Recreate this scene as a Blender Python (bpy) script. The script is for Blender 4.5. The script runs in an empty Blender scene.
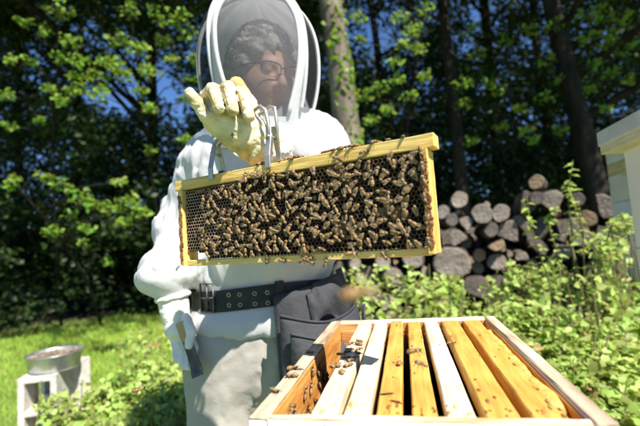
import bpy, bmesh, math, random
import numpy as np
from mathutils import Vector, Matrix, Euler

SC = bpy.context.scene
COL = SC.collection
R = math.radians
random.seed(7)
RNG = np.random.default_rng(11)

# ------------------------------------------------------------------ camera
HC = 1.17                      # lens height above the ground
FPX = 400.0                    # focal length in photo pixels (640 wide)
PITCH, ROLL = R(4.5), R(4.0)
_c, _s = math.cos(ROLL), math.sin(ROLL)
_F = Vector((0, math.cos(PITCH), math.sin(PITCH)))
_U0 = Vector((0, -math.sin(PITCH), math.cos(PITCH)))
_R0 = Vector((1, 0, 0))
_RV = _c * _R0 - _s * _U0
_UV = _s * _R0 + _c * _U0
cam_data = bpy.data.cameras.new('camera')
cam_data.sensor_fit = 'HORIZONTAL'
cam_data.sensor_width = 36.0
cam_data.lens = 36.0 * FPX / 640.0
cam_data.clip_start = 0.02
cam_data.clip_end = 600
cam_data.dof.use_dof = True
cam_data.dof.focus_distance = 0.66
cam_data.dof.aperture_fstop = 3.4
cam = bpy.data.objects.new('camera', cam_data)
COL.objects.link(cam)
cam.matrix_world = Matrix(((_RV.x, _UV.x, -_F.x, 0), (_RV.y, _UV.y, -_F.y, 0), (_RV.z, _UV.z, -_F.z, HC), (0, 0, 0, 1)))
SC.camera = cam

# ------------------------------------------------------------------ light
SUN_AZ, SUN_EL = R(38), R(51)       # azimuth measured from straight behind the camera towards the right
S = Vector((math.sin(SUN_AZ) * math.cos(SUN_EL), -math.cos(SUN_AZ) * math.cos(SUN_EL), math.sin(SUN_EL)))
world = bpy.data.worlds.new('World')
SC.world = world
world.use_nodes = True
wn = world.node_tree.nodes
wn.clear()
sky = wn.new('ShaderNodeTexSky')
sky.sky_type = 'NISHITA'
sky.sun_disc = False
sky.sun_elevation = SUN_EL
sky.sun_rotation = math.atan2(S.x, S.y)
sky.altitude = 1500
sky.air_density = 0.9
sky.dust_density = 0.0
sky.ozone_density = 10.0
bg = wn.new('ShaderNodeBackground')
bg.inputs['Strength'].default_value = 0.09
wo = wn.new('ShaderNodeOutputWorld')
world.node_tree.links.new(sky.outputs[0], bg.inputs[0])
world.node_tree.links.new(bg.outputs[0], wo.inputs[0])
sun_data = bpy.data.lights.new('sun', 'SUN')
sun_data.energy = 5.0
sun_data.angle = R(0.55)
sun_data.color = (1.0, 0.95, 0.86)
sun = bpy.data.objects.new('sun', sun_data)
COL.objects.link(sun)
sun.rotation_euler = S.to_track_quat('Z', 'Y').to_euler()
SC.view_settings.view_transform = 'Standard'
SC.view_settings.look = 'None'
SC.view_settings.exposure = 1.08
SC.view_settings.gamma = 1
SC.view_settings.use_curve_mapping = False
SC.render.engine = 'CYCLES'
SC.cycles.use_denoising = True
SC.cycles.max_bounces = 8
SC.cycles.transparent_max_bounces = 12
SC.cycles.sample_clamp_indirect = 8


def P(px, py, D):
    """Point of the place seen at photo pixel (px, py), D metres ahead."""
    x = (px - 320) / FPX
    y = (213 - py) / FPX
    d = _RV * x + _UV * y + _F
    return Vector((0, 0, HC)) + d * (D / d.y)


def proj(v):
    d = Vector(v) - Vector((0, 0, HC))
    z = d.dot(_F)
    return 320 + FPX * d.dot(_RV) / z, 213 - FPX * d.dot(_UV) / z


# ------------------------------------------------------------------ materials
def nd(nt, t, **kw):
    n = nt.nodes.new(t)
    for k, v in kw.items():
        setattr(n, k, v)
    return n


def mat(name, c1, c2=None, c3=None, scale=20.0, rough=0.7, bump=0.0, bump_scale=None, metallic=0.0,
        stretch=(1, 1, 1), detail=6.0, spec=0.3, coords='Object', island=0.0, transl=0.0, lo=0.35, hi=0.65, sheen=0.0, sss=0.0, bdist=0.01):
    m = bpy.data.materials.new(name)
    m.use_nodes = True
    nt = m.node_tree
    b = nt.nodes['Principled BSDF']
    out = nt.nodes['Material Output']
    b.inputs['Roughness'].default_value = rough
    b.inputs['Metallic'].default_value = metallic
    b.inputs['Specular IOR Level'].default_value = spec
    if sheen:
        b.inputs['Sheen Weight'].default_value = sheen
    if sss:
        b.inputs['Subsurface Weight'].default_value = sss
        b.inputs['Subsurface Radius'].default_value = (0.01, 0.004, 0.002)
    L = nt.links.new
    tc = nd(nt, 'ShaderNodeTexCoord')
    mp = nd(nt, 'ShaderNodeMapping')
    mp.inputs['Scale'].default_value = stretch
    L(tc.outputs[coords], mp.inputs['Vector'])
    col = None
    if c2 is not None:
        nz = nd(nt, 'ShaderNodeTexNoise')
        nz.inputs['Scale'].default_value = scale
        nz.inputs['Detail'].default_value = detail
        L(mp.outputs[0], nz.inputs['Vector'])
        rp = nd(nt, 'ShaderNodeValToRGB')
        e = rp.color_ramp.elements
        e[0].position, e[1].position = lo, hi
        e[0].color, e[1].color = (*c1, 1), (*c2, 1)
        if c3 is not None:
            k = e.new((lo + hi) / 2)
            k.color = (*c3, 1)
        L(nz.outputs['Fac'], rp.inputs['Fac'])
        col = rp.outputs['Color']
    if island:
        geo = nd(nt, 'ShaderNodeNewGeometry')
        hs = nd(nt, 'ShaderNodeHueSaturation')
        mr = nd(nt, 'ShaderNodeMapRange')
        mr.inputs['To Min'].default_value = 1 - island
        mr.inputs['To Max'].default_value = 1 + island
        L(geo.outputs['Random Per Island'], mr.inputs['Value'])
        L(mr.outputs[0], hs.inputs['Value'])
        mh = nd(nt, 'ShaderNodeMath', operation='MULTIPLY_ADD')
        mh.inputs[1].default_value = 0.05
        mh.inputs[2].default_value = 0.475
        L(geo.outputs['Random Per Island'], mh.inputs[0])
        L(mh.outputs[0], hs.inputs['Hue'])
        if col is None:
            hs.inputs['Color'].default_value = (*c1, 1)
        else:
            L(col, hs.inputs['Color'])
        col = hs.outputs['Color']
    if col is None:
        b.inputs['Base Color'].default_value = (*c1, 1)
    else:
        L(col, b.inputs['Base Color'])
    if bump:
        nb = nd(nt, 'ShaderNodeTexNoise')
        nb.inputs['Scale'].default_value = bump_scale or scale
        nb.inputs['Detail'].default_value = 8
        L(mp.outputs[0], nb.inputs['Vector'])
        bp = nd(nt, 'ShaderNodeBump')
        bp.inputs['Strength'].default_value = bump
        bp.inputs['Distance'].default_value = bdist
        L(nb.outputs['Fac'], bp.inputs['Height'])
        L(bp.outputs[0], b.inputs['Normal'])
    if transl:
        tr = nd(nt, 'ShaderNodeBsdfTranslucent')
        if col is None:
            tr.inputs['Color'].default_value = (*c1, 1)
        else:
            hs2 = nd(nt, 'ShaderNodeHueSaturation')
            hs2.inputs['Value'].default_value = 1.5
            hs2.inputs['Hue'].default_value = 0.485
            L(col, hs2.inputs['Color'])
            L(hs2.outputs[0], tr.inputs['Color'])
        mx = nd(nt, 'ShaderNodeMixShader')
        mx.inputs[0].default_value = transl
        L(b.outputs[0], mx.inputs[1])
        L(tr.outputs[0], mx.inputs[2])
        L(mx.outputs[0], out.inputs['Surface'])
    return m


def see_through(m, alpha):
    """Mix a material with plain transparency (fine netting, thin wings)."""
    nt = m.node_tree
    out = nt.nodes['Material Output']
    src = out.inputs['Surface'].links[0].from_socket
    t = nd(nt, 'ShaderNodeBsdfTransparent')
    mx = nd(nt, 'ShaderNodeMixShader')
    mx.inputs[0].default_value = alpha
    nt.links.new(t.outputs[0], mx.inputs[1])
    nt.links.new(src, mx.inputs[2])
    nt.links.new(mx.outputs[0], out.inputs['Surface'])
    return m


# ------------------------------------------------------------------ object helpers
def put(name, me, material=None, parent=None, label=None, cat=None, group=None, kind=None, loc=None, rot=None):
    o = bpy.data.objects.new(name, me)
    COL.objects.link(o)
    if material is not None:
        ms = material if isinstance(material, (list, tuple)) else [material]
        if len(me.materials) == 0:
            for k in ms:
                me.materials.append(k)
    if parent is not None:
        o.parent = parent
    if loc is not None:
        o.location = loc
    if rot is not None:
        o.rotation_euler = rot
    tag(o, label, cat, group, kind)
    return o


def tag(o, label=None, cat=None, group=None, kind=None):
    if label: o['label'] = label
    if cat: o['category'] = cat
    if group: o['group'] = group
    if kind: o['kind'] = kind
    return o


def thing(name, loc, label, cat, group=None, rotz=0.0, matrix=None):
    o = bpy.data.objects.new(name, None)
    o.empty_display_size = 0.1
    COL.objects.link(o)
    if matrix is not None:
        o.matrix_world = matrix
    else:
        o.location = loc
        o.rotation_euler = (0, 0, rotz)
    return tag(o, label, cat, group)


def copy_tree(o, parent=None):
    c = o.copy()
    COL.objects.link(c)
    c.parent = parent
    for ch in list(o.children):
        copy_tree(ch, c)
    return c


class MB:
    """Collects raw geometry for one mesh."""
    def __init__(self):
        self.v, self.f, self.m = [], [], []

    def add(self, vs, fs, mi=0):
        n = len(self.v)
        self.v.extend([tuple(p) for p in vs])
        self.f.extend([tuple(i + n for i in q) for q in fs])
        self.m.extend([mi] * len(fs))

    def box(self, x0, x1, y0, y1, z0, z1, mi=0, M=None):
        vs = [Vector((x, y, z)) for z in (z0, z1) for y in (y0, y1) for x in (x0, x1)]
        if M is not None:
            vs = [M @ q for q in vs]
        self.add(vs, [(0, 2, 3, 1), (4, 5, 7, 6), (0, 1, 5, 4), (2, 6, 7, 3), (0, 4, 6, 2), (1, 3, 7, 5)], mi)

    def tube(self, pts, rad, n=8, mi=0, caps=True, wob=0.0):
        pts = [Vector(p) for p in pts]
        rads = rad if isinstance(rad, (list, tuple)) else [rad] * len(pts)
        vs, fs = [], []
        ref = None
        for i, p in enumerate(pts):
            t = (pts[min(i + 1, len(pts) - 1)] - pts[max(i - 1, 0)]).normalized()
            if ref is None:
                ref = t.orthogonal().normalized()
            ref = (ref - t * ref.dot(t)).normalized()
            b = t.cross(ref)
            for k in range(n):
                a = 2 * math.pi * k / n
                rr = rads[i] * (1 + (random.uniform(-wob, wob) if wob else 0))
                vs.append(p + (ref * math.cos(a) + b * math.sin(a)) * rr)
        for i in range(len(pts) - 1):
            for k in range(n):
                k2 = (k + 1) % n
                fs.append((i * n + k, i * n + k2, (i + 1) * n + k2, (i + 1) * n + k))
        if caps:
            fs.append(tuple(range(n))[::-1])
            fs.append(tuple((len(pts) - 1) * n + k for k in range(n)))
        self.add(vs, fs, mi)

    def lathe(self, prof, n=32, c=(0, 0, 0), mi=0):
        vs, fs = [], []
        for r, z in prof:
            for k in range(n):
                a = 2 * math.pi * k / n
                vs.append((c[0] + r * math.cos(a), c[1] + r * math.sin(a), c[2] + z))
        for i in range(len(prof) - 1):
            for k in range(n):
                k2 = (k + 1) % n
                fs.append((i * n + k, i * n + k2, (i + 1) * n + k2, (i + 1) * n + k))
        self.add(vs, fs, mi)

    def ball(self, c, r, nu=10, nv=7, mi=0, M=None):
        r = r if isinstance(r, (tuple, list)) else (r, r, r)
        c = Vector(c)
        vs, fs = [], []
        for j in range(nv + 1):
            th = math.pi * j / nv
            for k in range(nu):
                a = 2 * math.pi * k / nu
                q = Vector((r[0] * math.sin(th) * math.cos(a), r[1] * math.sin(th) * math.sin(a), r[2] * math.cos(th)))
                vs.append(c + (M @ q if M else q))
        for j in range(nv):
            for k in range(nu):
                k2 = (k + 1) % nu
                fs.append((j * nu + k, (j + 1) * nu + k, (j + 1) * nu + k2, j * nu + k2))
        self.add(vs, fs, mi)

    def mesh(self, name, smooth=False, bevel=0.0, seg=2):
        me = bpy.data.meshes.new(name)
        me.from_pydata(self.v, [], self.f)
        for p, k in zip(me.polygons, self.m):
            p.material_index = k
        if bevel:
            bm = bmesh.new()
            bm.from_mesh(me)
            bmesh.ops.remove_doubles(bm, verts=bm.verts, dist=1e-6)
            bmesh.ops.bevel(bm, geom=bm.edges[:], offset=bevel, segments=seg, affect='EDGES', profile=0.5)
            bm.to_mesh(me)
            bm.free()
        if smooth:
            me.polygons.foreach_set('use_smooth', [True] * len(me.polygons))
        me.update()
        return me


def box_mesh(name, x0, x1, y0, y1, z0, z1, bevel=0.002, cuts=0, wob=0.0):
    """A plank: bevelled box, optionally subdivided along its long side and slightly uneven."""
    b = MB()
    b.box(x0, x1, y0, y1, z0, z1)
    me = bpy.data.meshes.new(name)
    me.from_pydata(b.v, [], b.f)
    bm = bmesh.new()
    bm.from_mesh(me)
    if bevel:
        bmesh.ops.bevel(bm, geom=bm.edges[:], offset=bevel, segments=2, affect='EDGES', profile=0.5)
    if cuts:
        ax = max(range(3), key=lambda i: (x1 - x0, y1 - y0, z1 - z0)[i])
        lo, hi = ((x0, x1), (y0, y1), (z0, z1))[ax]
        no = [0, 0, 0]
        no[ax] = 1
        for k in range(1, cuts + 1):
            co = [0, 0, 0]
            co[ax] = lo + (hi - lo) * k / (cuts + 1)
            bmesh.ops.bisect_plane(bm, geom=bm.verts[:] + bm.edges[:] + bm.faces[:], plane_co=co, plane_no=no)
    if wob:
        for v in bm.verts:
            v.co += Vector((random.uniform(-wob, wob), random.uniform(-wob, wob), random.uniform(-wob, wob)))
    bm.to_mesh(me)
    bm.free()
    return me


def np_mesh(name, V, F, smooth=False):
    me = bpy.data.meshes.new(name)
    V = np.ascontiguousarray(V, dtype=np.float32)
    F = np.ascontiguousarray(F, dtype=np.int32)
    n, k = F.shape
    me.vertices.add(len(V))
    me.vertices.foreach_set('co', V.ravel())
    me.loops.add(n * k)
    me.loops.foreach_set('vertex_index', F.ravel())
    me.polygons.add(n)
    me.polygons.foreach_set('loop_start', np.arange(0, n * k, k, dtype=np.int32))
    if smooth:
        me.polygons.foreach_set('use_smooth', np.ones(n, dtype=bool))
    me.update(calc_edges=True)
    me.validate()
    return me


def leaf_mesh(name, pos, size, rng, aspect=0.55, nice=False, up=0.35, hang=0.25):
    """Many separate leaves in one mesh; pos (N,3), size (N,) leaf length."""
    N = len(pos)
    d = rng.normal(size=(N, 3))
    d[:, 2] = d[:, 2] * 0.5 - hang
    d /= np.linalg.norm(d, axis=1)[:, None]
    n = rng.normal(size=(N, 3)) * (1 - up) + np.array([0.3, -0.4, 0.85]) * up * 2
    n -= d * (n * d).sum(1)[:, None]
    n /= np.linalg.norm(n, axis=1)[:, None] + 1e-9
    s = np.cross(d, n)
    L = size[:, None]
    W = L * aspect * 0.5
    base = pos - d * L * 0.5
    tip = pos + d * L * 0.5 - n * L * 0.12
    if not nice:
        a = pos + s * W - n * L * 0.03
        b = pos - s * W - n * L * 0.03
        V = np.stack([base, a, tip, b], 1).reshape(-1, 3)
        F = np.arange(N * 4).reshape(N, 4)
        return np_mesh(name, V, F)
    up_ = n * L * 0.10
    a1 = base + d * L * 0.28 + s * W * 0.95 + up_
    a2 = base + d * L * 0.62 + s * W * 0.80 + up_ * 0.7
    b1 = base + d * L * 0.28 - s * W * 0.95 + up_
    b2 = base + d * L * 0.62 - s * W * 0.80 + up_ * 0.7
    m1 = base + d * L * 0.45
    V = np.stack([base, a1, a2, tip, b2, b1, m1], 1).reshape(-1, 3)
    i = (np.arange(N) * 7)[:, None]
    F = np.concatenate([i + np.array([[0, 1, 2, 6]]), i + np.array([[6, 2, 3, 3]]), i + np.array([[0, 6, 4, 5]]), i + np.array([[6, 3, 3, 4]])])
    # two quads per side: the tip ones as triangles written separately
    q = np.concatenate([i + np.array([[0, 1, 2, 6]]), i + np.array([[0, 6, 4, 5]])])
    t = np.concatenate([i + np.array([[6, 2, 3]]), i + np.array([[6, 3, 4]])])
    T = np.concatenate([q[:, [0, 1, 2]], q[:, [0, 2, 3]], t])
    return np_mesh(name, V, T, smooth=True)


def cluster_points(centres, radii, counts, rng, flat=0.8):
    out = []
    for c, r, k in zip(centres, radii, counts):
        u = rng.normal(size=(int(k), 3))
        u /= np.linalg.norm(u, axis=1)[:, None]
        rr = r * rng.random(int(k)) ** 0.45
        q = u * rr[:, None]
        q[:, 2] *= flat
        out.append(np.asarray(c)[None, :] + q)
    return np.concatenate(out)


# ------------------------------------------------------------------ signed-distance modelling (cloth, skin, gloves)
def seg(p, a, b, ra, rb):
    a, b = np.array(a, dtype=np.float32), np.array(b, dtype=np.float32)
    ab = b - a
    L2 = float((ab * ab).sum()) + 1e-12
    t = ((p[0] - a[0]) * ab[0] + (p[1] - a[1]) * ab[1] + (p[2] - a[2]) * ab[2]) / L2
    t = np.clip(t, 0, 1)
    dx, dy, dz = p[0] - a[0] - ab[0] * t, p[1] - a[1] - ab[1] * t, p[2] - a[2] - ab[2] * t
    return np.sqrt(dx * dx + dy * dy + dz * dz) - (ra + (rb - ra) * t)


def chain(p, pts, rs, k=0.01):
    d = None
    for i in range(len(pts) - 1):
        e = seg(p, pts[i], pts[i + 1], rs[i], rs[i + 1])
        d = e if d is None else smin(d, e, k)
    return d


def ell(p, c, r):
    q = np.sqrt(((p[0] - c[0]) / r[0]) ** 2 + ((p[1] - c[1]) / r[1]) ** 2 + ((p[2] - c[2]) / r[2]) ** 2)
    return (q - 1) * min(r)


def smin(a, b, k):
    h = np.clip(0.5 + 0.5 * (b - a) / k, 0, 1)
    return b * (1 - h) + a * h - k * h * (1 - h)


def smax(a, b, k):
    return -smin(-a, -b, k)


def wrinkle(p, f, seed):
    r = np.random.default_rng(seed)
    tot = 0
    for i in range(4):
        k = r.normal(size=3) * f * (1 + 0.5 * i)
        w = r.normal(size=3) * f * 0.6
        ph = r.random(2) * 6.28
        tot = tot + np.sin(k[0] * p[0] + k[1] * p[1] + k[2] * p[2] + ph[0] + 1.6 * np.sin(w[0] * p[0] + w[1] * p[1] + w[2] * p[2] + ph[1])) / (1 + 0.5 * i)
    return tot / 2.6


def crease(p, f, seed):
    """Rounded billows with narrow valleys between them, like slack cloth."""
    w = wrinkle(p, f, seed)
    return 0.7 - 1.5 * np.sqrt(w * w + 0.035)


def sdf_mesh(name, fn, lo, hi, res, smooth=True):
    lo, hi = np.array(lo, float), np.array(hi, float)
    n = np.maximum(4, np.ceil((hi - lo) / res).astype(int))
    ax = [np.linspace(lo[i], lo[i] + res * n[i], n[i] + 1, dtype=np.float32) for i in range(3)]
    X, Y, Z = np.meshgrid(*ax, indexing='ij', sparse=False)
    v = np.asarray(fn((X, Y, Z)), dtype=np.float32)
    ins = v < 0
    c = np.zeros(tuple(np.array(v.shape) - 1), dtype=np.int8)
    for dx in (0, 1):
        for dy in (0, 1):
            for dz in (0, 1):
                c += ins[dx:v.shape[0] - 1 + dx, dy:v.shape[1] - 1 + dy, dz:v.shape[2] - 1 + dz]
    act = np.argwhere((c > 0) & (c < 8))
    idx = -np.ones(c.shape, dtype=np.int64)
    idx[act[:, 0], act[:, 1], act[:, 2]] = np.arange(len(act))
    acc = np.zeros((len(act), 3))
    cnt = np.zeros(len(act))
    cor = [(a, b, d) for a in (0, 1) for b in (0, 1) for d in (0, 1)]
    for i in range(8):
        for j in range(i + 1, 8):
            if sum(abs(cor[i][k] - cor[j][k]) for k in range(3)) != 1:
                continue
            A, B = act + cor[i], act + cor[j]
            va, vb = v[A[:, 0], A[:, 1], A[:, 2]], v[B[:, 0], B[:, 1], B[:, 2]]
            m = (va < 0) != (vb < 0)
            t = np.where(m, va / np.where(m, va - vb, 1), 0)
            acc += np.where(m[:, None], A + (B - A) * t[:, None], 0)
            cnt += m
    V = lo + acc / cnt[:, None] * res
    F = []
    for axis in range(3):
        o1, o2 = [(1, 2), (2, 0), (0, 1)][axis]
        sl0 = [slice(None)] * 3
        sl1 = [slice(None)] * 3
        sl0[axis], sl1[axis] = slice(0, -1), slice(1, None)
        ch = ins[tuple(sl0)] != ins[tuple(sl1)]
        e = np.argwhere(ch)
        e = e[(e[:, o1] > 0) & (e[:, o2] > 0) & (e[:, o1] < c.shape[o1]) & (e[:, o2] < c.shape[o2])]
        q = []
        for d1, d2 in ((-1, -1), (0, -1), (0, 0), (-1, 0)):
            k = e.copy()
            k[:, o1] += d1
            k[:, o2] += d2
            q.append(idx[k[:, 0], k[:, 1], k[:, 2]])
        q = np.stack(q, 1)
        a = ins[tuple(e.T)]
        q[~a] = q[~a][:, ::-1]
        F.append(q)
    F = np.concatenate(F)
    F = F[(F >= 0).all(1)]
    return np_mesh(name, V, F, smooth)

# ================================================================== THE SETTING
M = {}
M['ground'] = mat('lawn_soil', (0.09, 0.14, 0.025), (0.20, 0.26, 0.05), (0.14, 0.20, 0.035), scale=1.4, rough=0.95, bump=0.6, bump_scale=18)
M['litter'] = mat('leaf_litter', (0.018, 0.013, 0.008), (0.05, 0.034, 0.02), scale=5, rough=0.95, bump=0.8, bump_scale=22)
M['grass'] = mat('grass_blades', (0.25, 0.39, 0.05), (0.40, 0.52, 0.09), scale=1.2, rough=0.6, island=0.35, transl=0.4)
M['bark'] = mat('bark_shaded', (0.010, 0.008, 0.006), (0.034, 0.026, 0.020), scale=9, rough=0.95, bump=1.0, bump_scale=16, bdist=0.03, stretch=(1, 1, 0.25))  # colour lowered so the trunks carry the wood's shade themselves
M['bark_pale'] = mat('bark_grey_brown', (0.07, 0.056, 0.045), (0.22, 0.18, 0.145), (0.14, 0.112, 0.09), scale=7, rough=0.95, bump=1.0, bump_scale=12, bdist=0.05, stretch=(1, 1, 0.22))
M['leaf_shaded'] = mat('leaf_wood_shaded', (0.010, 0.022, 0.005), (0.036, 0.068, 0.011), scale=0.6, rough=0.5, island=0.5, transl=0.3)  # darker copy of the sunny leaf: the wood's shade is put into the colour
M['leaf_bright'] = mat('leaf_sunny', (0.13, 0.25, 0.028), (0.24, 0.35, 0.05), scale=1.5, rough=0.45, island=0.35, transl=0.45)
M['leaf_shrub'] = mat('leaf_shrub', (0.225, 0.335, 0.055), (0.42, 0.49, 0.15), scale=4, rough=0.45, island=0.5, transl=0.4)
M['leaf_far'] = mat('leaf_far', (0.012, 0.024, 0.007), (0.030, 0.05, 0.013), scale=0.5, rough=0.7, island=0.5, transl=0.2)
M['stem'] = mat('green_stem', (0.07, 0.09, 0.025), (0.13, 0.10, 0.045), scale=12, rough=0.7)


def gz(x, y):
    """Height of the ground."""
    return 0.03 * math.sin(x * 0.7 + 0.4) * math.sin(y * 0.5) + 0.02 * math.sin(x * 1.9 + y * 1.3)


# ground: one sheet to the horizon, finer near the camera
xs = [-300, -120, -60, -30, -20] + [-14 + 0.5 * i for i in range(57)] + [20, 30, 60, 120, 300]
ys = [-300, -100, -30, -10, -5] + [-3 + 0.5 * i for i in range(50)] + [24, 28, 35, 60, 120, 350]
gb = MB()
vs = [(x, y, gz(x, y) if abs(x) < 20 and -6 < y < 30 else 0) for y in ys for x in xs]
nx = len(xs)
fs = [(j * nx + i, j * nx + i + 1, (j + 1) * nx + i + 1, (j + 1) * nx + i) for j in range(len(ys) - 1) for i in range(nx - 1)]
gb.add(vs, fs)
gm = gb.mesh('ground', smooth=True)
# leaf litter takes over under the wood: mix the two soils along an uneven line in the place
m = M['ground']
nt = m.node_tree
b_ = nt.nodes['Principled BSDF']
grass_col = b_.inputs['Base Color'].links[0].from_socket
ge = nd(nt, 'ShaderNodeNewGeometry')
sp = nd(nt, 'ShaderNodeSeparateXYZ')
nt.links.new(ge.outputs['Position'], sp.inputs[0])
nz = nd(nt, 'ShaderNodeTexNoise')
nz.inputs['Scale'].default_value = 0.9
nt.links.new(ge.outputs['Position'], nz.inputs['Vector'])
ad = nd(nt, 'ShaderNodeMath', operation='MULTIPLY_ADD')
ad.inputs[1].default_value = 3.0
nt.links.new(nz.outputs['Fac'], ad.inputs[0])
nt.links.new(sp.outputs['Y'], ad.inputs[2])
mr = nd(nt, 'ShaderNodeMapRange')
mr.inputs['From Min'].default_value = 8.6
mr.inputs['From Max'].default_value = 9.8
nt.links.new(ad.outputs[0], mr.inputs['Value'])
mxc = nd(nt, 'ShaderNodeMix', data_type='RGBA')
mxc.inputs['B'].default_value = (0.028, 0.020, 0.012, 1)
nt.links.new(mr.outputs[0], mxc.inputs['Factor'])
nt.links.new(grass_col, mxc.inputs['A'])
nt.links.new(mxc.outputs['Result'], b_.inputs['Base Color'])
put('ground', gm, M['ground'], kind='structure')

# grass blades: nobody could count them
N = 90000
gx = RNG.uniform(-9, 3.2, N)
gy = 1.6 + RNG.random(N) ** 0.75 * 6.6
edge = 7.3 + 0.7 * np.sin(gx * 1.3) + 0.3 * np.sin(gx * 3.1)
keep = (gy < edge) & (np.abs(gx) < 0.95 * gy + 0.6)
gx, gy = gx[keep], gy[keep]
N = len(gx)
gzv = np.array([gz(a, b) for a, b in zip(gx, gy)])
hh = RNG.uniform(0.035, 0.11, N) * (0.7 + 0.5 * np.sin(gx * 2.1 + gy * 1.7) ** 2)
an = RNG.uniform(0, 6.283, N)
ww = RNG.uniform(0.003, 0.006, N)
bend = RNG.normal(0, 0.55, (N, 2)) * hh[:, None]
b0 = np.stack([gx - np.cos(an) * ww, gy - np.sin(an) * ww, gzv - 0.004], 1)
b1 = np.stack([gx + np.cos(an) * ww, gy + np.sin(an) * ww, gzv - 0.004], 1)
mid = np.stack([gx + bend[:, 0] * 0.35, gy + bend[:, 1] * 0.35, gzv + hh * 0.6], 1)
m0 = mid - np.stack([np.cos(an) * ww, np.sin(an) * ww, 0 * ww], 1) * 0.8
m1 = mid + np.stack([np.cos(an) * ww, np.sin(an) * ww, 0 * ww], 1) * 0.8
tp = np.stack([gx + bend[:, 0], gy + bend[:, 1], gzv + hh], 1)
V = np.stack([b0, b1, m1, m0, tp], 1).reshape(-1, 3)
i5 = (np.arange(N) * 5)[:, None]
T = np.concatenate([i5 + [[0, 1, 2]], i5 + [[0, 2, 3]], i5 + [[3, 2, 4]]])
put('lawn_grass', np_mesh('lawn_grass', V, T), M['grass'], label='sunlit bright green lawn grass behind the beekeeper', cat='grass', kind='stuff')

# ------------------------------------------------------------------ woodland
# each tree: foot, height, trunk radius at the ground, lean, bark, name words
def foot(px, D):
    q = P(px, 250, D)
    return q.x, q.y


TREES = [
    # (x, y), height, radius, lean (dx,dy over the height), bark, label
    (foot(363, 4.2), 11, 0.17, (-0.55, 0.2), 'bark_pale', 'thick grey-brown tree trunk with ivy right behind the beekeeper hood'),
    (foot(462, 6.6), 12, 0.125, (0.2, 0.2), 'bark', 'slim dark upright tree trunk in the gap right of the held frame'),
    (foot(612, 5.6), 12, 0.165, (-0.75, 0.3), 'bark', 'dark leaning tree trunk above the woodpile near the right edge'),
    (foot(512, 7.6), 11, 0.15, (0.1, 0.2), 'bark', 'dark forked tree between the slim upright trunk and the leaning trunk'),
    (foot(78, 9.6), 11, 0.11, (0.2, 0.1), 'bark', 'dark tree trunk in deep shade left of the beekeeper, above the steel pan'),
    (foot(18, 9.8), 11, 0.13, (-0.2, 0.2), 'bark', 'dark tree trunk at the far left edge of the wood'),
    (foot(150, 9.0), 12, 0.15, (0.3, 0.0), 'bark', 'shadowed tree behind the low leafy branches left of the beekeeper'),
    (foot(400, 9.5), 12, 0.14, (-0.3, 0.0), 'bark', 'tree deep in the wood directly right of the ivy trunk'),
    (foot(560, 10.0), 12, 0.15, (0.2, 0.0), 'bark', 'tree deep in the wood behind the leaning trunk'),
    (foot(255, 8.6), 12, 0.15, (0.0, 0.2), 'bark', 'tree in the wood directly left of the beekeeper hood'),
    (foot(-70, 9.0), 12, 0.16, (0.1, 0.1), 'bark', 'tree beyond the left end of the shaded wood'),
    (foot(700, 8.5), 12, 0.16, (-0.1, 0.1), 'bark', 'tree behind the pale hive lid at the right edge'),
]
GAPS = [(125, 98, 34, 16), (165, 80, 18, 20), (95, 45, 14, 10), (180, 112, 12, 12), (140, 60, 12, 16),
        (368, 32, 17, 22), (385, 55, 12, 14), (478, 12, 16, 16), (400, 8, 12, 10), (545, 3, 20, 5), (115, 150, 6, 5), (345, 60, 6, 8), (520, 62, 7, 6), (70, 20, 9, 7)]


def in_gap(q):
    if q[1] < 1.0:
        return False
    px, py = proj(q)
    return any(((px - a) / c) ** 2 + ((py - b) / d) ** 2 < 1.6 for a, b, c, d in GAPS)


clus = []                                                 # (centre, radius, leaves)
for k in range(1900):                                     # crowns of the wood edge
    y = random.uniform(6.8, 12.5)
    x = random.uniform(-0.95 * y - 1.5, 0.95 * y + 1.5)
    z = random.uniform(0.5, 9.8) if random.random() < 0.85 else random.uniform(0.2, 3)
    r = random.uniform(0.35, 0.75)
    clus.append((Vector((x, y, z)), r, 150))
for k in range(1000):                                      # unseen boughs above the picture, added to shade the wood behind
    y = random.uniform(2.9, 8.0)
    x = random.uniform(-8, 11)
    z = random.uniform(4.7, 7.2) + 0.22 * (y - 3)
    if -4.2 < x < 3.4 and y < 4.9:  # opening left in the added canopy so sun reaches the lawn
        continue
    clus.append((Vector((x, y, z)), random.uniform(0.45, 0.8), 130))
clus = [c for c in clus if not in_gap(c[0])]


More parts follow.
